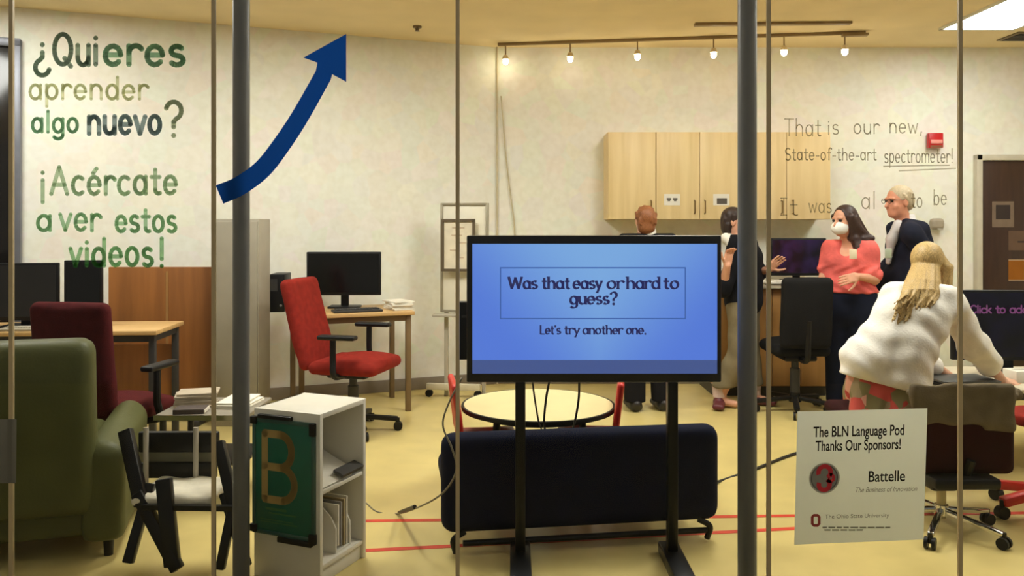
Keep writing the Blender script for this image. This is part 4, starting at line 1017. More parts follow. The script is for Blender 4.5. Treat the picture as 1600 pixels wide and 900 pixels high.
# red swivel chair at the right edge
rc = thing('swivel_stool', 'red-based swivel stool with black casters at the right edge', 'stool', (P(1640, 0, 4.0).x, 4.0, 0))
MB().cyl((0, 0, .05), (0, 0, .44), .03).cyl((0, 0, .06), (0, 0, .13), .05).build('column', M_red, rc)
bs = MB()
for k in range(5):
    a = 2 * math.pi * k / 5 + math.pi + .18; bs.span((0, 0, .125), (.26 * math.cos(a), .26 * math.sin(a), .078), .055, .045, bev=.012)
bo = bs.build('star_base', M_red, rc)
for k in range(5):
    a = 2 * math.pi * k / 5 + math.pi + .18; c = Vector((.26 * math.cos(a), .26 * math.sin(a), .03)); d = Vector((-math.sin(a), math.cos(a), 0))
    MB().cyl(c - d * .02, c + d * .02, .03, n=16).cyl(c, c + Vector((0, 0, .06)), .012, n=8).build('caster', M_black, bo)
sdf_obj('seat', SDF().cone((0, 0, .46), (0, 0, .475), .19, .19).cut((0, 0, .49), (0, 0, 1)).cut((0, 0, .44), (0, 0, -1)), .012, M_redfab, rc, world=False)

# ================================================================ ON THE GLASS
GO = GY - .0075            # just outside the outer face
def gp(px, py): return P(px, py, GO)
gpm = GO / F
def message(name, label, cat, items, base):
    t = thing(name, label, cat, base)
    for nm, mat, ws, pen in items:
        for (tx, xa, xb, bl, sy) in ws:
            bm = bmesh.new(); word(bm, tx, gp(xa, bl), rX, uZ, (xb - xa) * gpm, sy * gpm, pen * gpm, jit=.012, tr=.09); bm_obj(nm, bm, mat, t)
    return t
def ink(name, c): return ink_mat(name, c)
message('painted_message', 'handwritten green Spanish message on the left glass, asking ¿Quieres aprender algo nuevo?', 'window writing', [
    ('dark_green_word', ink('dark_green_ink', (92, 124, 100)), [('¿', 54, 76, 100, 62), ('Qui', 84, 150, 101, 62)], 7.5),
    ('green_word', ink('green_ink', (84, 148, 108)), [('eres', 163, 284, 101, 58)], 8.5),
    ('pale_olive_word', ink('pale_olive_ink', (198, 204, 158)), [('aprender', 46, 228, 155, 44)], 5),
    ('green_word', ink('mid_green_ink', (112, 172, 128)), [('algo', 50, 120, 206, 42)], 5.5),
    ('teal_word', ink('teal_ink', (66, 106, 112)), [('nuevo', 138, 249, 209, 54)], 7.5),
    ('grey_green_mark', ink('grey_green_ink', (134, 150, 116)), [('?', 258, 282, 213, 68)], 7.5),
    ('sage_word', ink('sage_ink', (148, 182, 140)), [('¡', 60, 70, 300, 60), ('Acércate', 80, 274, 303, 54)], 6.5),
    ('sage_word', ink('leaf_ink', (136, 190, 138)), [('a', 58, 78, 360, 46), ('ver', 94, 154, 360, 50), ('estos', 181, 273, 362, 48)], 6),
    ('leaf_green_word', ink('leaf_ink2', (112, 182, 112)), [('videos', 110, 236, 415, 54), ('!', 246, 256, 416, 56)], 6.5)], gp(165, 418))
gq = ink_mat('faint_grey_ink', (176, 168, 146), .25, .25)
gm = message('window_note', 'faint grey handwriting on the right glass, its last word underlined twice', 'window writing', [
    ('note_line', gq, [('That', 1226, 1281, 212, 34), ('is', 1293, 1309, 210, 30), ('our', 1334, 1372, 209, 30), ('new,', 1390, 1440, 208, 30)], 1.9),
    ('note_line', gq, [('State-of-the-art', 1227, 1368, 250, 24), ('spectrometer!', 1382, 1488, 254, 28)], 1.8),
    ('note_line', gq, [('It', 1220, 1244, 336, 34), ('was', 1264, 1298, 332, 28), ('al', 1346, 1366, 326, 34), ('to', 1424, 1440, 324, 30), ('be', 1459, 1478, 320, 30)], 1.8)], gp(1350, 336))
bm = bmesh.new()
for xa, ya, xb, yb in ((1380, 260, 1484, 258), (1404, 267, 1494, 263)):
    bm.faces.new([bm.verts.new(gp(*k)) for k in ((xa, ya + 1), (xb, yb + 1), (xb, yb - 1), (xa, ya - 1))])
bm_obj('underline', bm, gq, gm)
# blue tape arrow
bm = bmesh.new()
cl = spline([Vector((x, y, 0)) for x, y in ((343, 304), (375, 290), (410, 264), (440, 226), (470, 180), (505, 118))], 8)
L_, R_ = [], []
for i, p in enumerate(cl):
    d = (cl[min(i + 1, len(cl) - 1)] - cl[max(i - 1, 0)]).normalized(); n_ = Vector((-d.y, d.x, 0)); hw = 15.5 - 2.0 * i / len(cl)
    L_.append(p + n_ * hw); R_.append(p - n_ * hw)
tip = [(519, 116), (541, 128), (541, 53), (474, 90), (496, 98)]
ar = MB()
for i in range(len(cl) - 1):
    ar.bm.faces.new([ar.bm.verts.new(gp(*k)) for k in (L_[i][:2], L_[i + 1][:2], R_[i + 1][:2], R_[i][:2])])
ar.bm.faces.new([ar.bm.verts.new(gp(*k)) for k in tip])
ar.bm.faces.new([ar.bm.verts.new(gp(*k)) for k in (L_[-1][:2], tip[0], tip[4], R_[-1][:2])])
tag(ar.build('arrow_decal', paper_mat('blue_tape', (18, 66, 142), .5), origin=gp(343, 304), smooth=False), 'blue tape arrow on the glass curving up to the right across the left column', 'arrow')
# sponsor poster
sp_ = thing('sponsor_poster', 'pale sponsor poster taped to the right glass, headed The BLN Language Pod', 'poster', gp(1345, 850))
M_poster = paper_mat('poster_paper', (236, 242, 228), .70)
q_ = MB(); q_.bm.faces.new([q_.bm.verts.new(gp(*k)) for k in ((1241, 851), (1443, 843), (1449, 638), (1246, 643))]); q_.build('sheet', M_poster, sp_, world=True, smooth=False)
rp = (gp(1449, 638) - gp(1246, 643)).normalized(); up_ = (gp(1246, 643) - gp(1241, 851)).normalized()
def pp(px, py): return gp(px, py) - Vector((0, .0006, 0))
M_bk = M('print_black', (40, 40, 34), rough=.8); M_gr = M('print_grey', (130, 132, 116), rough=.8); M_rd = M('print_red', (226, 70, 80), rough=.7); M_dr = M('print_dark_red', (186, 84, 80), rough=.7)
bm = bmesh.new()
font_bm(bm, 'The BLN Language Pod', pp(1342, 681), rp, up_, width=142 * gpm, height=23 * gpm, offset=.018)
font_bm(bm, 'Thanks Our Sponsors!', pp(1341, 703), rp, up_, width=133 * gpm, height=23 * gpm, offset=.018)
bm_obj('heading', bm, M_bk, sp_)
bm = bmesh.new(); font_bm(bm, 'Battelle', pp(1385, 752), rp, up_, width=57 * gpm, height=24 * gpm, offset=.014); bm_obj('sponsor_name', bm, M_bk, sp_)
bm = bmesh.new(); font_bm(bm, 'The Business of Innovation', pp(1384, 768), rp, up_, width=96 * gpm, height=11 * gpm, shear=.3); bm_obj('tagline', bm, M_gr, sp_)
def disc(bm, c, r, r0=0.0, a0=0, a1=360, n=36):
    q = [math.radians(a0 + (a1 - a0) * i / n) for i in range(n + 1)]
    for i in range(n):
        f_ = [c + (rp * math.cos(t) + up_ * math.sin(t)) * rr for t, rr in ((q[i], r0), (q[i], r), (q[i + 1], r), (q[i + 1], r0))]
        bm.faces.new([bm.verts.new(v) for v in (f_ if r0 > 0 else f_[1:3] + f_[:1])])
c = pp(1288, 747)
bm = bmesh.new(); disc(bm, c, 24 * gpm, 20 * gpm); bm_obj('seal_ring', bm, M('print_pale_grey', (200, 198, 184), rough=.8), sp_)
bm = bmesh.new(); disc(bm, c, 21 * gpm); bm_obj('seal', bm, M('print_mid_grey', (160, 158, 150), rough=.8), sp_)
bm = bmesh.new(); c2 = c - Vector((0, .0004, 0)); disc(bm, c2 + up_ * 9 * gpm, 13 * gpm, 6 * gpm, -60, 200, 20); disc(bm, c2 - up_ * 10 * gpm, 12 * gpm, 5 * gpm, -200, 60, 20); disc(bm, c2 + rp * 9 * gpm, 8 * gpm, 3 * gpm, -150, 100, 14); bm_obj('seal_emblem', bm, M_rd, sp_)
bm = bmesh.new()
for (k1, k2) in (((1267, 822), (1282, 803)),):
    x0_, y0_, x1_, y1_ = 1267, 823, 1282, 803; e = 4.2; ch = 4
    outer = [(x0_ + ch, y0_), (x1_ - ch, y0_), (x1_, y0_ - ch), (x1_, y1_ + ch), (x1_ - ch, y1_), (x0_ + ch, y1_), (x0_, y1_ + ch), (x0_, y0_ - ch)]
    inner = [(x0_ + ch + 1, y0_ - e), (x1_ - ch - 1, y0_ - e), (x1_ - e, y0_ - ch - 2), (x1_ - e, y1_ + ch + 2), (x1_ - ch - 1, y1_ + e), (x0_ + ch + 1, y1_ + e), (x0_ + e, y1_ + ch + 2), (x0_ + e, y0_ - ch - 2)]
    for i in range(8):
        bm.faces.new([bm.verts.new(pp(*v)) for v in (outer[i], outer[(i + 1) % 8], inner[(i + 1) % 8], inner[i])])
bm_obj('block_letter', bm, M_dr, sp_)
bm = bmesh.new(); font_bm(bm, 'The Ohio State University', pp(1339, 809), rp, up_, width=100 * gpm, height=9 * gpm); bm_obj('university_line', bm, M_gr, sp_)
bm = bmesh.new()
for (x, y, ln) in ((1338, 824, 106), (1318, 828, 60)):
    k = 0
    while k < ln:
        l_ = random.uniform(6, 14); l_ = min(l_, ln - k)
        bm.faces.new([bm.verts.new(pp(x - ln / 2 + k + a_, y + b_)) for a_, b_ in ((0, 1.2), (l_, 1.2), (l_, -1.2), (0, -1.2))]); k += l_ + 2.5
bm_obj('fine_print', bm, M('print_faint', (170, 172, 154), rough=.8), sp_)
# blank grey sheet on the glass at the lower left
t = thing('blank_sheet', 'blank grey sheet taped low on the glass at the left edge', 'sheet', gp(5, 755))
q_ = MB(); q_.bm.faces.new([q_.bm.verts.new(gp(*k)) for k in ((-60, 755), (25, 755), (26, 655), (-60, 655))]); q_.build('sheet', paper_mat('grey_sheet', (128, 126, 118), .2), t, world=True, smooth=False)

# ================================================================ PEOPLE
def nv(v):
    v = np.array(v, float); return v / np.linalg.norm(v)
def frame(f, u=(0, 0, 1)):
    f = nv(f); u = np.array(u, float); l = nv(np.cross(u, f)); u = np.cross(f, l); return f, l, u      # forward, left, up
def add_head(sd, c, f, l, u, s=1.0):
    R = np.array([l, f, u])
    at = lambda x, y, z: np.array(c) + s * (l * x + f * y + u * z)
    sd.ell(at(0, -.012, .030), V(.076, .097, .092) * s, R, k=.02)
    sd.ell(at(0, .030, -.045), V(.056, .062, .068) * s, R, k=.035)
    sd.ell(at(0, .062, -.088), V(.026, .022, .020) * s, R, k=.03)
    sd.cone(at(0, .082, .022), at(0, .108, -.022), .009 * s, .014 * s, k=.012)
    for q in (-1, 1):
        sd.ell(at(q * .032, .094, .016), V(.017, .014, .012) * s, R, k=.012, sub=True)
        sd.ell(at(q * .076, -.006, -.004), V(.009, .020, .032) * s, R, k=.008)
        sd.cone(at(q * .018, .088, .034), at(q * .046, .078, .032), .008 * s, k=.012)
        sd.ell(at(q * .040, .062, -.026), V(.020, .018, .018) * s, R, k=.02)
    sd.cone(at(-.020, .080, -.056), at(.020, .080, -.056), .007 * s, k=.006)
    sd.cone(at(-.016, .079, -.068), at(.016, .079, -.068), .008 * s, k=.006)
    return at
def add_hand(sd, w, d, n, s=1.0, curl=.35, thumb=1, spread=.12):
    """w wrist, d towards the fingers, n out of the back of the hand"""
    d = nv(d); n = np.array(n, float); n = nv(n - d * (n @ d)); sd_ = np.cross(d, n)
    w = np.array(w, float)
    sd.rbox(w + d * .048 * s, (.074 * s, .088 * s, .026 * s), .012 * s, np.array([sd_, d, n]), k=.012)
    for i, (off, ln) in enumerate(((-.030, .070), (-.010, .080), (.010, .074), (.030, .058))):
        p = w + d * .086 * s + sd_ * off * s
        dd = nv(d + sd_ * off * spread * 30 * .12); a = curl * .5
        seg = (.45, .32, .23); rr = (.0088, .0080, .0072, .0062)
        for j in range(3):
            dr = nv(dd * math.cos(a) - n * math.sin(a)); e = p + dr * ln * seg[j] * s
            sd.cone(p, e, rr[j] * s, rr[j + 1] * s, k=.004); p = e; a += curl
    p = w + d * .028 * s - sd_ * .030 * thumb * s
    for j, (ln, r0, r1, mixd) in enumerate(((.040, .013, .010, .55), (.030, .010, .0085, .8), (.024, .0085, .007, 1.0))):
        dr = nv(d * mixd - sd_ * thumb * (1.05 - mixd * .7) - n * .25); e = p + dr * ln * s
        sd.cone(p, e, r0 * s, r1 * s, k=.006); p = e
    hc = w + d * .09 * s
    return (hc - .115 * s, hc + .115 * s)
def limb(sd, pts, rad, k=.03, inf=0.0): 
    for i in range(len(pts) - 1): sd.cone(pts[i], pts[i + 1], rad[i] + inf, rad[i + 1] + inf, k)
def torso(sd, J, l, wsh, wch, whp, rch, rw, rhp, inf=0.0):
    n, c, wst, p = J['neck'], J['chest'], J['waist'], J['pelvis']
    for q in (-1, 1):
        sd.cone(n - (n - c) * .32 + l * q * wsh * .50, c + l * q * wch, .055 + inf, rch + inf, .05)
        sd.cone(c + l * q * wch, wst + l * q * wch * .8, rch + inf, rw + inf, .05)
        sd.cone(wst + l * q * wch * .8, p + l * q * whp, rw + inf, rhp + inf, .05)
    sd.cone(c, wst, rch + inf, rw + inf, .05); sd.cone(wst, p, rw + inf, rhp + inf, .05)
    for S_ in ('L', 'R'): sd.cone(n - (n - c) * .12, J['sh' + S_], .045 + inf, .058 + inf, .045)
M_skin = M('warm_skin', (214, 156, 124), rough=.55, noise=.05, scale=30)
M_skin2 = M('light_skin', (222, 170, 140), rough=.55, noise=.05, scale=30)
M_eye = M('dark_eye', (30, 22, 18), rough=.2)
def eyes(at, par, s=1.0):
    for q in (-1, 1): MB().ball(at(q * .032, .080, .015), (.012, .012, .012), 12).build('eye', M_eye, par, world=True)
def person_root(label, base):
    return thing('person', label, 'person', base)
def shoe(par, foot, d, mat, sole, ln=.26):
    d = nv(d); foot = np.array(foot, float)
    R = np.array([nv(np.cross(d, (0, 0, 1))), d, V(0, 0, 1)])
    sdf_obj('shoe', SDF().rbox(foot + d * (ln * .25) + V(0, 0, .032), (.088, ln, .045), .021, R, k=.02).ell(foot - d * .02 + V(0, 0, .062), (.042, .075, .042), R, k=.03).cut(foot + V(0, 0, .001), (0, 0, -1)), .009, mat, par)
    return foot

def pv(px, py, Y): return np.array(P(px, py, Y))
def gpv(px, Y): return np.array(((px - 800) / F * Y, Y, 0.0))

# ---- 1: man seen from behind beyond the television
b = gpv(1012, 6.27); pr = person_root('person seen from behind above the television, with short brown hair and dark clothes', b)
f, l, u = frame((-.12, 1, 0)); z = lambda k, x=0, y=0: b + V(0, 0, k) + l * x + f * y
hc = pv(1008, 346, 6.27)
J = dict(neck=z(1.30), chest=z(1.14), waist=z(.96), pelvis=z(.82), shL=z(1.255, .165), shR=z(1.255, -.165))
arms = {'L': [J['shL'], z(1.0, .215, .02), z(.80, .21, .10)], 'R': [J['shR'], z(1.0, -.215, .02), z(.80, -.21, .10)]}
legs = {'L': [z(.80, .085), z(.44, .10, .01), z(.08, .105, -.02)], 'R': [z(.80, -.085), z(.44, -.10, .01), z(.08, -.105, -.02)]}
sd = SDF(); torso(sd, J, l, .26, .07, .06, .10, .095, .11); sd.cone(J['neck'] - u * .04, hc - u * .05, .056, .052, .03); at = add_head(sd, hc, f, l, u, .90)
fine = []
for k in 'LR':
    limb(sd, arms[k], (.048, .040, .028)); limb(sd, legs[k], (.085, .058, .042))
    fine.append(add_hand(sd, arms[k][2], (.1, .1, -1), l * (1 if k == 'L' else -1), .9, .3, 1 if k == 'L' else -1))
    sd.cone(legs[k][2] - V(0, 0, .03), legs[k][2] + f * .12 - V(0, 0, .045), .035, .025, .03)
sdf_obj('body', sd, .011, M_skin2, pr, fine=fine, hf=.006); eyes(at, pr, .9)
M_dkcloth = M('black_cloth', (20, 20, 24), rough=.9, noise=.1, bump=.2, bscale=120)
sd = SDF(); torso(sd, J, l, .26, .07, .06, .10, .095, .11, .020)
for k in 'LR': limb(sd, arms[k], (.048, .040, .034), inf=.016)
sdf_obj('jumper', sd.cut(J['neck'] + V(0, 0, .03), (0, 0, 1)).cut(z(.76), (0, 0, -1)), .013, M_dkcloth, pr)
sd = SDF().cone(z(.82, .05), z(.82, -.05), .125, .125)
for k in 'LR': limb(sd, legs[k], (.085, .062, .058), inf=.022)
sdf_obj('trousers', sd.cut(z(.07), (0, 0, -1)), .013, M('dark_trousers', (24, 23, 26), rough=.9, noise=.1), pr)
for k in 'LR': shoe(pr, legs[k][2] * V(1, 1, 0), f, M('dark_shoe', (30, 26, 24), rough=.5), None)
sdf_obj('collar', SDF().cone(J['neck'] + V(0, 0, .0), J['neck'] + u * .05, .068, .062), .008, M('white_cotton', (226, 220, 208), rough=.8), pr)
M_brownhair = M('chestnut_hair', (142, 86, 46), rough=.6, noise=.25, scale=60, stretch=(6, 6, 1))
sd = SDF().ell(hc + u * .035 - f * .018, V(.080, .098, .092) * .93, np.array([l, f, u])).ell(hc - u * .045 - f * .035, V(.066, .06, .055), np.array([l, f, u]))
random.seed(3)
for i in range(40):
    a = random.uniform(0, 6.28); e = random.uniform(-.3, 1.3); d = l * math.cos(a) * math.cos(e) + f * math.sin(a) * math.cos(e) + u * math.sin(e)
    p = hc + u * .03 - f * .016 + d * .082; sd.cone(p, p - u * .035 + d * .004, .012, .006, k=.008)
sdf_obj('hair', sd.cut(hc + f * .055, f), .007, M_brownhair, pr)

# ---- 2: person in black gesturing behind the right column
b = gpv(1162, 6.40); pr = person_root('person in black with dark brown hair gesturing behind the right steel column', b)
f, l, u = frame((.90, -.42, 0)); z = lambda k, x=0, y=0: b + V(0, 0, k) + l * x + f * y
hc = pv(1149, 347, 6.38)
J = dict(neck=z(1.31, 0, -.04), chest=z(1.14), waist=z(.96), pelvis=z(.82), shL=z(1.24, .16), shR=z(1.235, -.165))
hw = pv(1200, 421, 6.30); hd = nv(pv(1226, 398, 6.24) - hw)
arms = {'L': [J['shL'], z(1.0, .22, .04), hw], 'R': [J['shR'], pv(1130, 452, 6.22), pv(1136, 415, 6.12)]}
legs = {'L': [z(.80, .085), z(.44, .09, .01), pv(1178, 0, 6.45) * V(1, 1, 0) + V(0, 0, .08)], 'R': [z(.80, -.085), z(.44, -.12, .0), gpv(1124, 6.36) + V(0, 0, .08)]}
sd = SDF(); torso(sd, J, l, .26, .07, .06, .10, .095, .11); sd.cone(J['neck'] - u * .04, hc - u * .05, .054, .050, .03); at = add_head(sd, hc, f, l, u, .90)
fine = []
for k in 'LR':
    limb(sd, arms[k], (.046, .038, .027)); limb(sd, legs[k], (.085, .058, .040))
    sd.cone(legs[k][2] - V(0, 0, .03), legs[k][2] + f * .12 - V(0, 0, .045), .035, .025, .03)
fine.append(add_hand(sd, hw, hd, (.2, .9, .5), .95, .18, 1)); fine.append(add_hand(sd, arms['R'][2], (.15, -.1, 1), (-.3, .9, 0), .95, .5, -1))
sdf_obj('body', sd, .011, M_skin, pr, fine=fine, hf=.006); eyes(at, pr, .9)
sd = SDF(); torso(sd, J, l, .26, .07, .06, .10, .095, .11, .022)
for k in 'LR':
    e = arms[k][1] + (arms[k][2] - arms[k][1]) * (.55 if k == 'L' else .25); limb(sd, [arms[k][0], arms[k][1], e], (.048, .042, .040), inf=.016)
sdf_obj('black_top', sd.cut(J['neck'] + V(0, 0, .01), (0, 0, 1)).cut(z(.72), (0, 0, -1)), .013, M_dkcloth, pr)
sd = SDF().cone(z(.80, .05), z(.80, -.05), .12, .12)
for k in 'LR': limb(sd, legs[k], (.09, .070, .062), inf=.022)
sdf_obj('khaki_trousers', sd.cut(z(.16), (0, 0, -1)).disp(lambda X, Y, Z: .004 * np.sin(Z * 30 + X * 20)), .013, M('khaki_twill', (124, 112, 86), rough=.9, noise=.1, scale=10), pr)
for k in 'LR': shoe(pr, legs[k][2] * V(1, 1, 0), f if k == 'L' else nv((-.3, -1, 0)), M('maroon_shoe', (96, 34, 40), rough=.5), None, .23)
for k in 'LR':
    so = MB().cyl(Vector(legs[k][2]), Vector(legs[k][2] + V(0, 0, .10)), .050, .056).build('sock', M('pale_sock', (222, 196, 186), rough=.9), pr, world=True)
sdf_obj('white_scarf', SDF().cone(pv(1134, 372, 6.30), pv(1156, 396, 6.24), .032, .038).cone(pv(1156, 396, 6.24), pv(1163, 372, 6.36), .034, .03).cone(pv(1134, 372, 6.30), pv(1150, 370, 6.46), .032), .009, M('white_cotton', (226, 220, 208)), pr)
M_dkhair = M('dark_brown_hair', (48, 30, 22), rough=.55, noise=.3, scale=60, stretch=(6, 6, 1))
R = np.array([l, f, u])
sd = SDF().ell(hc + u * .035 - f * .022, V(.081, .094, .090) * .93, R).ell(hc - u * .035 - f * .055, V(.068, .055, .075), R)
for i in range(40):
    a = random.uniform(0, 6.28); e = random.uniform(-.5, 1.2); d = l * math.cos(a) * math.cos(e) + f * math.sin(a) * math.cos(e) + u * math.sin(e)
    if d @ f > .45: continue
    p = hc + u * .02 - f * .02 + d * .082; sd.cone(p, p - u * .05, .013, .006, k=.008)
sdf_obj('hair', sd.cut(hc + f * .05, f), .007, M_dkhair, pr)

# ---- 3: woman in the coral top with a face mask
b = gpv(1327, 6.18); pr = person_root('woman in a coral pink top and white face mask, long dark hair, turned left', b)
f, l, u = frame((-.62, -.78, 0)); z = lambda k, x=0, y=0: b + V(0, 0, k) + l * x + f * y
hc = pv(1319, 346, 6.14); hf_, hl, hu = frame((-.88, -.46, -.10))
J = dict(neck=pv(1328, 376, 6.18), chest=z(1.12), waist=z(.95), pelvis=z(.82), shL=pv(1357, 392, 6.10), shR=pv(1299, 392, 6.26))
arms = {'L': [J['shL'], pv(1366, 436, 6.04), pv(1340, 432, 5.96)], 'R': [J['shR'], pv(1284, 445, 6.22), pv(1286, 500, 6.14)]}
legs = {'L': [z(.80, .085), z(.44, .09, .01), z(.08, .10)], 'R': [z(.80, -.085), z(.44, -.09, .01), z(.08, -.10)]}
sd = SDF(); torso(sd, J, l, .24, .065, .06, .095, .088, .115); sd.cone(J['neck'] - u * .04, hc - hu * .05, .05, .046, .03); at = add_head(sd, hc, hf_, hl, hu, .92)
fine = []
for k in 'LR':
    limb(sd, arms[k], (.045, .036, .025)); limb(sd, legs[k], (.085, .058, .040)); sd.cone(legs[k][2] - V(0, 0, .03), legs[k][2] + f * .12 - V(0, 0, .045), .035, .025, .03)
fine.append(add_hand(sd, arms['L'][2], (-.9, -.2, -.2), (0, -1, .3), .95, .4, 1)); fine.append(add_hand(sd, arms['R'][2], (0, -.1, -1), (-1, -.2, 0), .95, .3, -1))
sdf_obj('body', sd, .010, M_skin, pr, fine=fine, hf=.006); eyes(at, pr, .92)
M_coral = M('coral_blouse', (232, 108, 100), rough=.8, noise=.16, scale=9, bump=.25, bscale=60)
sd = SDF(); torso(sd, J, l, .20, .068, .066, .094, .092, .116, .020)
sd.cone(z(.90, .05), z(.79, .08), .13, .15, .06).cone(z(.90, -.05), z(.79, -.08), .13, .15, .06)
for k in 'LR':
    e = arms[k][0] + (arms[k][1] - arms[k][0]) * (.55 if k == 'R' else .8); limb(sd, [arms[k][0], e], (.044, .052), inf=.012)
sd.ell(J['neck'] + f * .10 - V(0, 0, .04), (.06, .06, .07), k=.02, sub=True)
sd.disp(lambda X, Y, Z: .006 * np.sin(X * 60 + 8 * np.sin(Z * 14)) * (Z < 1.1) + .003 * np.sin(Z * 40 + X * 15))
sdf_obj('blouse', sd.cut(J['neck'] + V(0, 0, .005), (0, 0, 1)).cut(pv(1327, 457, 6.15), (0, 0, -1)), .011, M_coral, pr)
sd = SDF().cone(z(.80, .05), z(.80, -.05), .118, .118).cone(z(.86, .06), z(.86, -.06), .138, .138).cone(z(.76, .06), z(.76, -.06), .132, .132)
for k in 'LR': limb(sd, legs[k], (.088, .062, .050), inf=.018)
sdf_obj('jeans', sd.cut(z(.07), (0, 0, -1)), .013, M('dark_denim', (26, 30, 46), rough=.9, noise=.12, scale=20), pr)
for k in 'LR': shoe(pr, legs[k][2] * V(1, 1, 0), f, M('dark_shoe', (30, 26, 24)), None, .23)
atm = at
sd = SDF().ell(at(0, .052, -.045), V(.068, .066, .058) * .95, np.array([hl, hf_, hu])).cut(at(0, .0, .0) - hf_ * .0 + hf_ * .030, -hf_)
sdf_obj('face_mask', sd, .006, M('white_mask', (236, 234, 228), rough=.8), pr)
sd = SDF(); R = np.array([hl, hf_, hu])
sd.ell(at(0, -.022, .040), V(.084, .098, .092) * .95, R)
random.seed(11)
for i in range(70):
    a = math.radians(random.uniform(75, 285)); q0 = at(.085 * math.sin(a - math.pi) * -1, .0 + .085 * math.cos(a), .05 * random.uniform(-.5, 1))
    side = hl * math.sin(a) ; tgt = pv(1342 + random.uniform(-17, 15), 372, 6.15) + V(0, random.uniform(-.07, .03), 0); end = pv(1346 + random.uniform(-12, 12), random.uniform(385, 402), 6.10) + V(0, random.uniform(-.06, .0), 0)
    sd.path([q0, tgt, end], [.020, .018, .009], k=.012)
sd.cut(at(0, .052, 0), hf_)
sdf_obj('hair', sd, .008, M('long_dark_hair', (58, 34, 26), rough=.5, noise=.35, scale=50, stretch=(8, 8, 1)), pr)
MB().box(pv(1333, 397, 5.99), (.05, .006, .07), rz=-.5, bev=.003).build('name_badge', M('white_badge', (228, 214, 180), rough=.5), pr, world=True)

# ---- 4: grey-haired man in a navy jacket
b = gpv(1420, 6.32); pr = person_root('grey-haired man with glasses in a navy jacket, in profile facing left', b)
f, l, u = frame((-.96, -.28, 0)); z = lambda k, x=0, y=0: b + V(0, 0, k) + l * x + f * y
hc = pv(1404, 316, 6.27); hf_, hl, hu = frame((-.97, -.22, -.08))
J = dict(neck=pv(1416, 345, 6.30), chest=z(1.22, 0, -.01), waist=z(1.02), pelvis=z(.90), shL=pv(1424, 364, 6.10), shR=pv(1423, 364, 6.46))
arms = {'L': [J['shL'], z(1.06, .23, -.05), z(.92, .20, .16)], 'R': [J['shR'], z(1.06, -.23, -.03), z(.92, -.2, .18)]}
legs = {'L': [z(.88, .09), z(.47, .10, .01), z(.08, .10)], 'R': [z(.88, -.09), z(.47, -.10, .01), z(.08, -.10)]}
sd = SDF(); torso(sd, J, l, .22, .075, .06, .085, .085, .10); sd.cone(J['neck'] - u * .05, hc - hu * .05, .058, .054, .03); at = add_head(sd, hc, hf_, hl, hu, 1.0)
fine = [(hc - .13, hc + .13)]
for k in 'LR':
    limb(sd, arms[k], (.052, .043, .029)); limb(sd, legs[k], (.09, .062, .044)); sd.cone(legs[k][2] - V(0, 0, .03), legs[k][2] + f * .13 - V(0, 0, .045), .037, .027, .03)
    fine.append(add_hand(sd, arms[k][2], f * .8 - u * .5, l * (1 if k == 'L' else -1), 1.0, .4, 1 if k == 'L' else -1))
sdf_obj('body', sd, .011, M('pink_skin', (220, 150, 118), rough=.55, noise=.06, scale=30), pr, fine=fine, hf=.006); eyes(at, pr)
M_suit = M('navy_jacket', (32, 34, 48), rough=.85, noise=.14, scale=16, bump=.15, bscale=150)
sd = SDF(); torso(sd, J, l, .24, .080, .070, .092, .094, .110, .016); sd.cone(z(.95, .06), z(.80, .07), .14, .15, .05).cone(z(.95, -.06), z(.80, -.07), .14, .15, .05)
for k in 'LR': limb(sd, arms[k], (.056, .050, .040), inf=.017)
sd.disp(lambda X, Y, Z: .004 * np.sin(Z * 34 + X * 22 + 3 * np.sin(Y * 18)))
sdf_obj('jacket', sd.cut(J['neck'] + V(0, 0, .012), (0.25, 0, 1)).cut(z(.76), (0, 0, -1)), .012, M_suit, pr)
sd = SDF(); torso(sd, J, l, .22, .07, .06, .085, .085, .10, .006); sd.cone(J['neck'] - u * .02, J['neck'] + u * .045, .066, .062, .02).cone(pv(1403, 350, 6.26), pv(1393, 374, 6.28), .034, .036).cone(pv(1393, 374, 6.28), pv(1388, 410, 6.30), .036, .02)
sdf_obj('white_shirt', sd.cut(J['neck'] + V(0, 0, .05), (0, 0, 1)).cut(z(.9), (0, 0, -1)), .011, M('pale_shirt', (220, 216, 214), rough=.8), pr)
sd = SDF().cone(z(.88, .05), z(.88, -.05), .128, .128)
for k in 'LR': limb(sd, legs[k], (.092, .066, .056), inf=.020)
sdf_obj('trousers', sd.cut(z(.07), (0, 0, -1)), .013, M('charcoal_trousers', (40, 38, 40), rough=.9), pr)
for k in 'LR': shoe(pr, legs[k][2] * V(1, 1, 0), f, M('dark_shoe', (30, 26, 24)), None, .27)
R = np.array([hl, hf_, hu])
sd = SDF().ell(at(0, -.020, .040), V(.081, .098, .090), R).ell(at(0, -.062, -.012), V(.072, .050, .062), R, k=.03)
sd.cut(at(0, .058, 0), nv(hf_ * 1.0 - hu * .35))
for i in range(30):
    a = random.uniform(1.2, 5.1); e = random.uniform(-.2, 1.2); d = hf_ * math.cos(a) * math.cos(e) + hl * math.sin(a) * math.cos(e) + hu * math.sin(e)
    p = at(0, -.02, .03) + d * .086; sd.cone(p, p - hu * .03 - hf_ * .01, .010, .005, k=.008)
sdf_obj('grey_hair', sd, .007, M('grey_hair', (196, 178, 146), rough=.6, noise=.15, scale=50, stretch=(6, 6, 1)), pr)
g_ = MB()
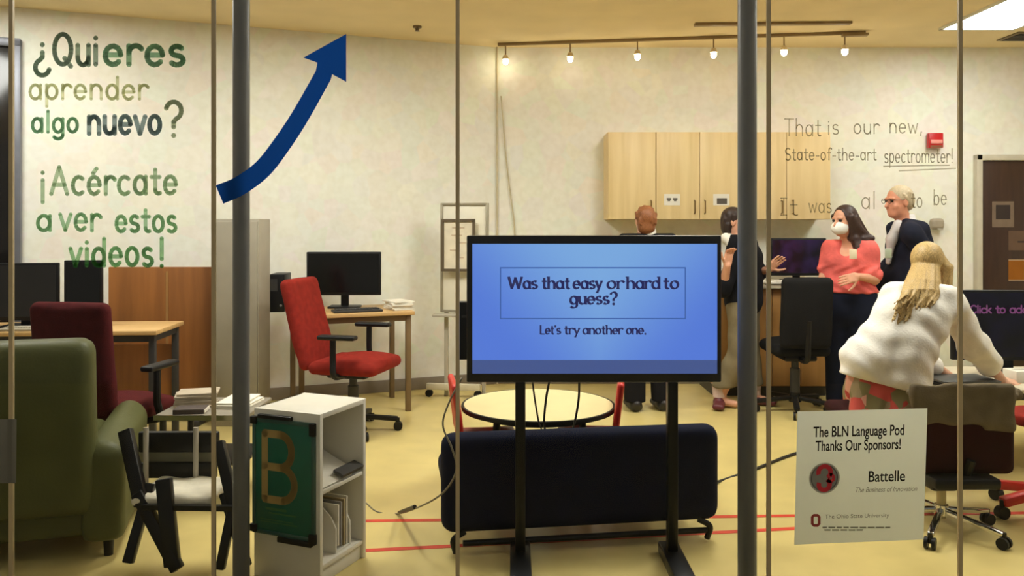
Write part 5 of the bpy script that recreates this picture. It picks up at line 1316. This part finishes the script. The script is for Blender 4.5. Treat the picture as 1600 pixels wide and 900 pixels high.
for q in (-1, 1):
    ring = [Vector(at(q * .034 + .021 * math.cos(t), .104, .016 + .017 * math.sin(t))) for t in [k * math.pi / 8 for k in range(17)]]
    g_.tube(ring, .0022, 6); g_.tube([Vector(at(q * .056, .102, .02)), Vector(at(q * .074, .06, .02)), Vector(at(q * .080, -.01, .016))], .002, 6)
g_.tube([Vector(at(-.013, .106, .02)), Vector(at(.013, .106, .02))], .002, 6)
g_.build('glasses', M('dark_spectacles', (50, 40, 34), rough=.3), pr, world=True)
MB().box(pv(1388, 396, 6.08), (.055, .006, .07), rz=.2, bev=.003).build('name_badge', M('pale_badge', (176, 186, 160), rough=.5), pr, world=True)

# ---- 5: blonde woman leaning over the low work table
b = gpv(1388, 4.55); pr = person_root('blonde woman in a white cardigan seen from behind, leaning right on the low table', b)
Yb = 4.55
f, l, u = frame((.30, .90, 0)); 
hc = pv(1449, 413, 4.66); hf_, hl, hu = frame((.55, .75, -.42))
J = dict(neck=pv(1440, 448, 4.56), chest=pv(1424, 498, 4.52), waist=pv(1402, 552, 4.52), pelvis=pv(1384, 600, 4.54), shL=pv(1400, 470, 4.64), shR=pv(1486, 478, 4.50))
hwR = pv(1566, 594, 4.78)
arms = {'R': [J['shR'], pv(1522, 540, 4.64), hwR], 'L': [J['shL'], pv(1420, 545, 4.86), pv(1484, 588, 4.92)]}
legs = {'L': [pv(1366, 606, 4.58), pv(1348, 615, 4.94), gpv(1346, 4.98) + V(0, 0, .07)], 'R': [pv(1400, 610, 4.54), pv(1384, 615, 4.96), gpv(1384, 4.98) + V(0, 0, .07)]}
sd = SDF(); torso(sd, J, l, .24, .065, .075, .088, .086, .110); sd.cone(J['neck'] - u * .03, hc - hu * .05, .048, .045, .03); at = add_head(sd, hc, hf_, hl, hu, .93)
fine = []
for k in 'LR':
    limb(sd, arms[k], (.046, .038, .025)); limb(sd, legs[k], (.090, .060, .040)); sd.cone(legs[k][2] - V(0, 0, .03), legs[k][2] + f * .12 - V(0, 0, .04), .034, .025, .03)
fine.append(add_hand(sd, hwR, (.96, -.05, -.28), (.2, -.35, .9), 1.0, .16, 1)); fine.append(add_hand(sd, arms['L'][2], (.9, .1, -.2), (0, 0, 1), .95, .3, -1))
sdf_obj('body', sd, .010, M_skin2, pr, fine=fine, hf=.005); eyes(at, pr, .93)
M_card = M('white_knit', (240, 235, 224), rough=.95, noise=.07, scale=10, bump=.2, bscale=90)
sd = SDF(); torso(sd, J, l, .25, .070, .085, .094, .100, .125, .022)
# the flared hem of the cardigan
for (xa, ya, xb, yb, r0, r1, yy) in ((1408, 480, 1346, 556, .08, .105, 4.52), (1424, 500, 1352, 566, .10, .11, 4.48), (1420, 540, 1400, 588, .11, .085, 4.44), (1432, 540, 1424, 590, .10, .075, 4.46), (1346, 556, 1336, 586, .085, .062, 4.50), (1336, 586, 1400, 612, .06, .07, 4.47)):
    sd.cone(pv(xa, ya, yy), pv(xb, yb, yy - .02), r0, r1, .04)
limb(sd, [arms['R'][0], arms['R'][1], pv(1546, 568, 4.72)], (.068, .068, .062), inf=.010); limb(sd, [arms['L'][0], arms['L'][1], arms['L'][1] + (arms['L'][2] - arms['L'][1]) * .6], (.056, .05, .042), inf=.012)
sd.disp(lambda X, Y, Z: .0042 * np.sin(X * 34 - Z * 16 + 2.2 * np.sin(Z * 9)) * np.clip((1.15 - Z) * 3, .25, 1) + .004 * np.sin(X * 20 + Z * 48 + 2 * np.sin(X * 17)))
sd.cut(J['neck'] + V(.0, 0, .012), nv((.25, .35, 1.0)))
# hem line falls from left to right
sd.cut(pv(1380, 600, 4.45), nv((-.24, 0, -.97)))
sdf_obj('cardigan', sd, .010, M_card, pr)
def print_mat():
    m = bpy.data.materials.new('coral_print'); m.use_nodes = True; nt = m.node_tree; N = nt.nodes; L = nt.links; bb = N['Principled BSDF']; bb.inputs['Roughness'].default_value = .85
    tc = N.new('ShaderNodeTexCoord'); vo = N.new('ShaderNodeTexVoronoi'); vo.inputs['Scale'].default_value = 15; L.new(tc.outputs['Object'], vo.inputs['Vector'])
    sp = N.new('ShaderNodeSeparateColor'); L.new(vo.outputs['Color'], sp.inputs[0])
    r = N.new('ShaderNodeValToRGB'); r.color_ramp.interpolation = 'CONSTANT'; el = r.color_ramp.elements
    el[0].position = 0; el[0].color = rgb((196, 78, 66)); el[1].position = .38; el[1].color = rgb((150, 132, 100))
    for p, c in ((.6, (210, 150, 128)), (.75, (126, 116, 74)), (.88, (178, 60, 54))):
        e = el.new(p); e.color = rgb(c)
    L.new(sp.outputs[0], r.inputs[0]); L.new(r.outputs[0], bb.inputs['Base Color']); return m
sd = SDF().cone(pv(1356, 606, 4.52), pv(1400, 612, 4.50), .125, .125, .05)
for k in 'LR': limb(sd, [legs[k][0], legs[k][1], legs[k][2] + V(0, 0, .12)], (.098, .085, .085), inf=.018)
for (px, yy) in ((1346, 4.40), (1372, 4.38), (1400, 4.37), (1426, 4.40)): sd.cone(pv(px, 604, yy + .05), pv(px - 4, 668, yy), .055, .048, .03)
sd.disp(lambda X, Y, Z: .005 * np.sin(X * 60 + Z * 10))
sdf_obj('printed_skirt', sd, .011, print_mat(), pr)
for k in 'LR': shoe(pr, legs[k][2] * V(1, 1, 0), f, M('tan_shoe', (150, 120, 84), rough=.6), None, .23)
sd = SDF(); R = np.array([hl, hf_, hu])
sd.ell(at(0, -.020, .030), V(.086, .098, .096), R)
random.seed(23)
for i in range(120):
    t = random.random()
    side = random.uniform(-1, 1)
    st = hc + hl * (-side * .055) * 1 + hu * random.uniform(.03, .075) - hf_ * random.uniform(.0, .05)
    if side < .35:      # falls over the back and left shoulder
        sw = 2 * t - 1
        cs = math.sqrt(max(0.0, 1 - .9 * sw * sw)); m0 = hc + hl * (-sw * .058) + hu * (.03 + .045 * cs) - hf_ * (.01 + .055 * cs)
        m1 = hc + hl * (-sw * .066) - hu * .030 - hf_ * (.005 + .078 * cs)
        m2 = pv(1410 + 60 * t, 458 - 6 * cs, 4.47 - .04 * cs + .02 * random.random()); e = pv(1398 + 62 * t + random.uniform(-10, 10), random.uniform(470, 530 - 36 * t), 4.385 + random.uniform(-.005, .02))
        q = [np.array(v) for v in spline([st, m0, m1, m2, e], 3)]
        sd.path(q, [max(.004, .0135 * (1 - (i_ / (len(q) - 1)) ** 2.2)) for i_ in range(len(q))], k=.005)
    else:               # hangs down beside the face on the right
        m1 = pv(1474 + 10 * t, 418, 4.60 + .08 * random.random()); e = pv(1472 + 14 * t, random.uniform(446, 470), 4.60 + .08 * random.random())
        sd.path([st, m1, e], [.018, .016, .006], k=.009)
def blonde():
    m = M('blonde_hair', (196, 164, 104), rough=.5, noise=.30, scale=26, stretch=(14, 14, 2)); return m
sdf_obj('long_blonde_hair', sd, .006, blonde(), pr)
# the stool she sits on
st = thing('stool', 'low maroon stool under the leaning blonde woman', 'stool', gpv(1368, 4.56))
sdf_obj('seat', SDF().rbox(gpv(1368, 4.56) + V(0, 0, .375), (.46, .34, .07), .034), .012, M_maroon, st)
for sx in (-1, 1):
    for sy in (-1, 1): MB().cyl((sx * .18, sy * .13, 0), (sx * .16, sy * .11, .36), .014).build('leg', M_black, st)
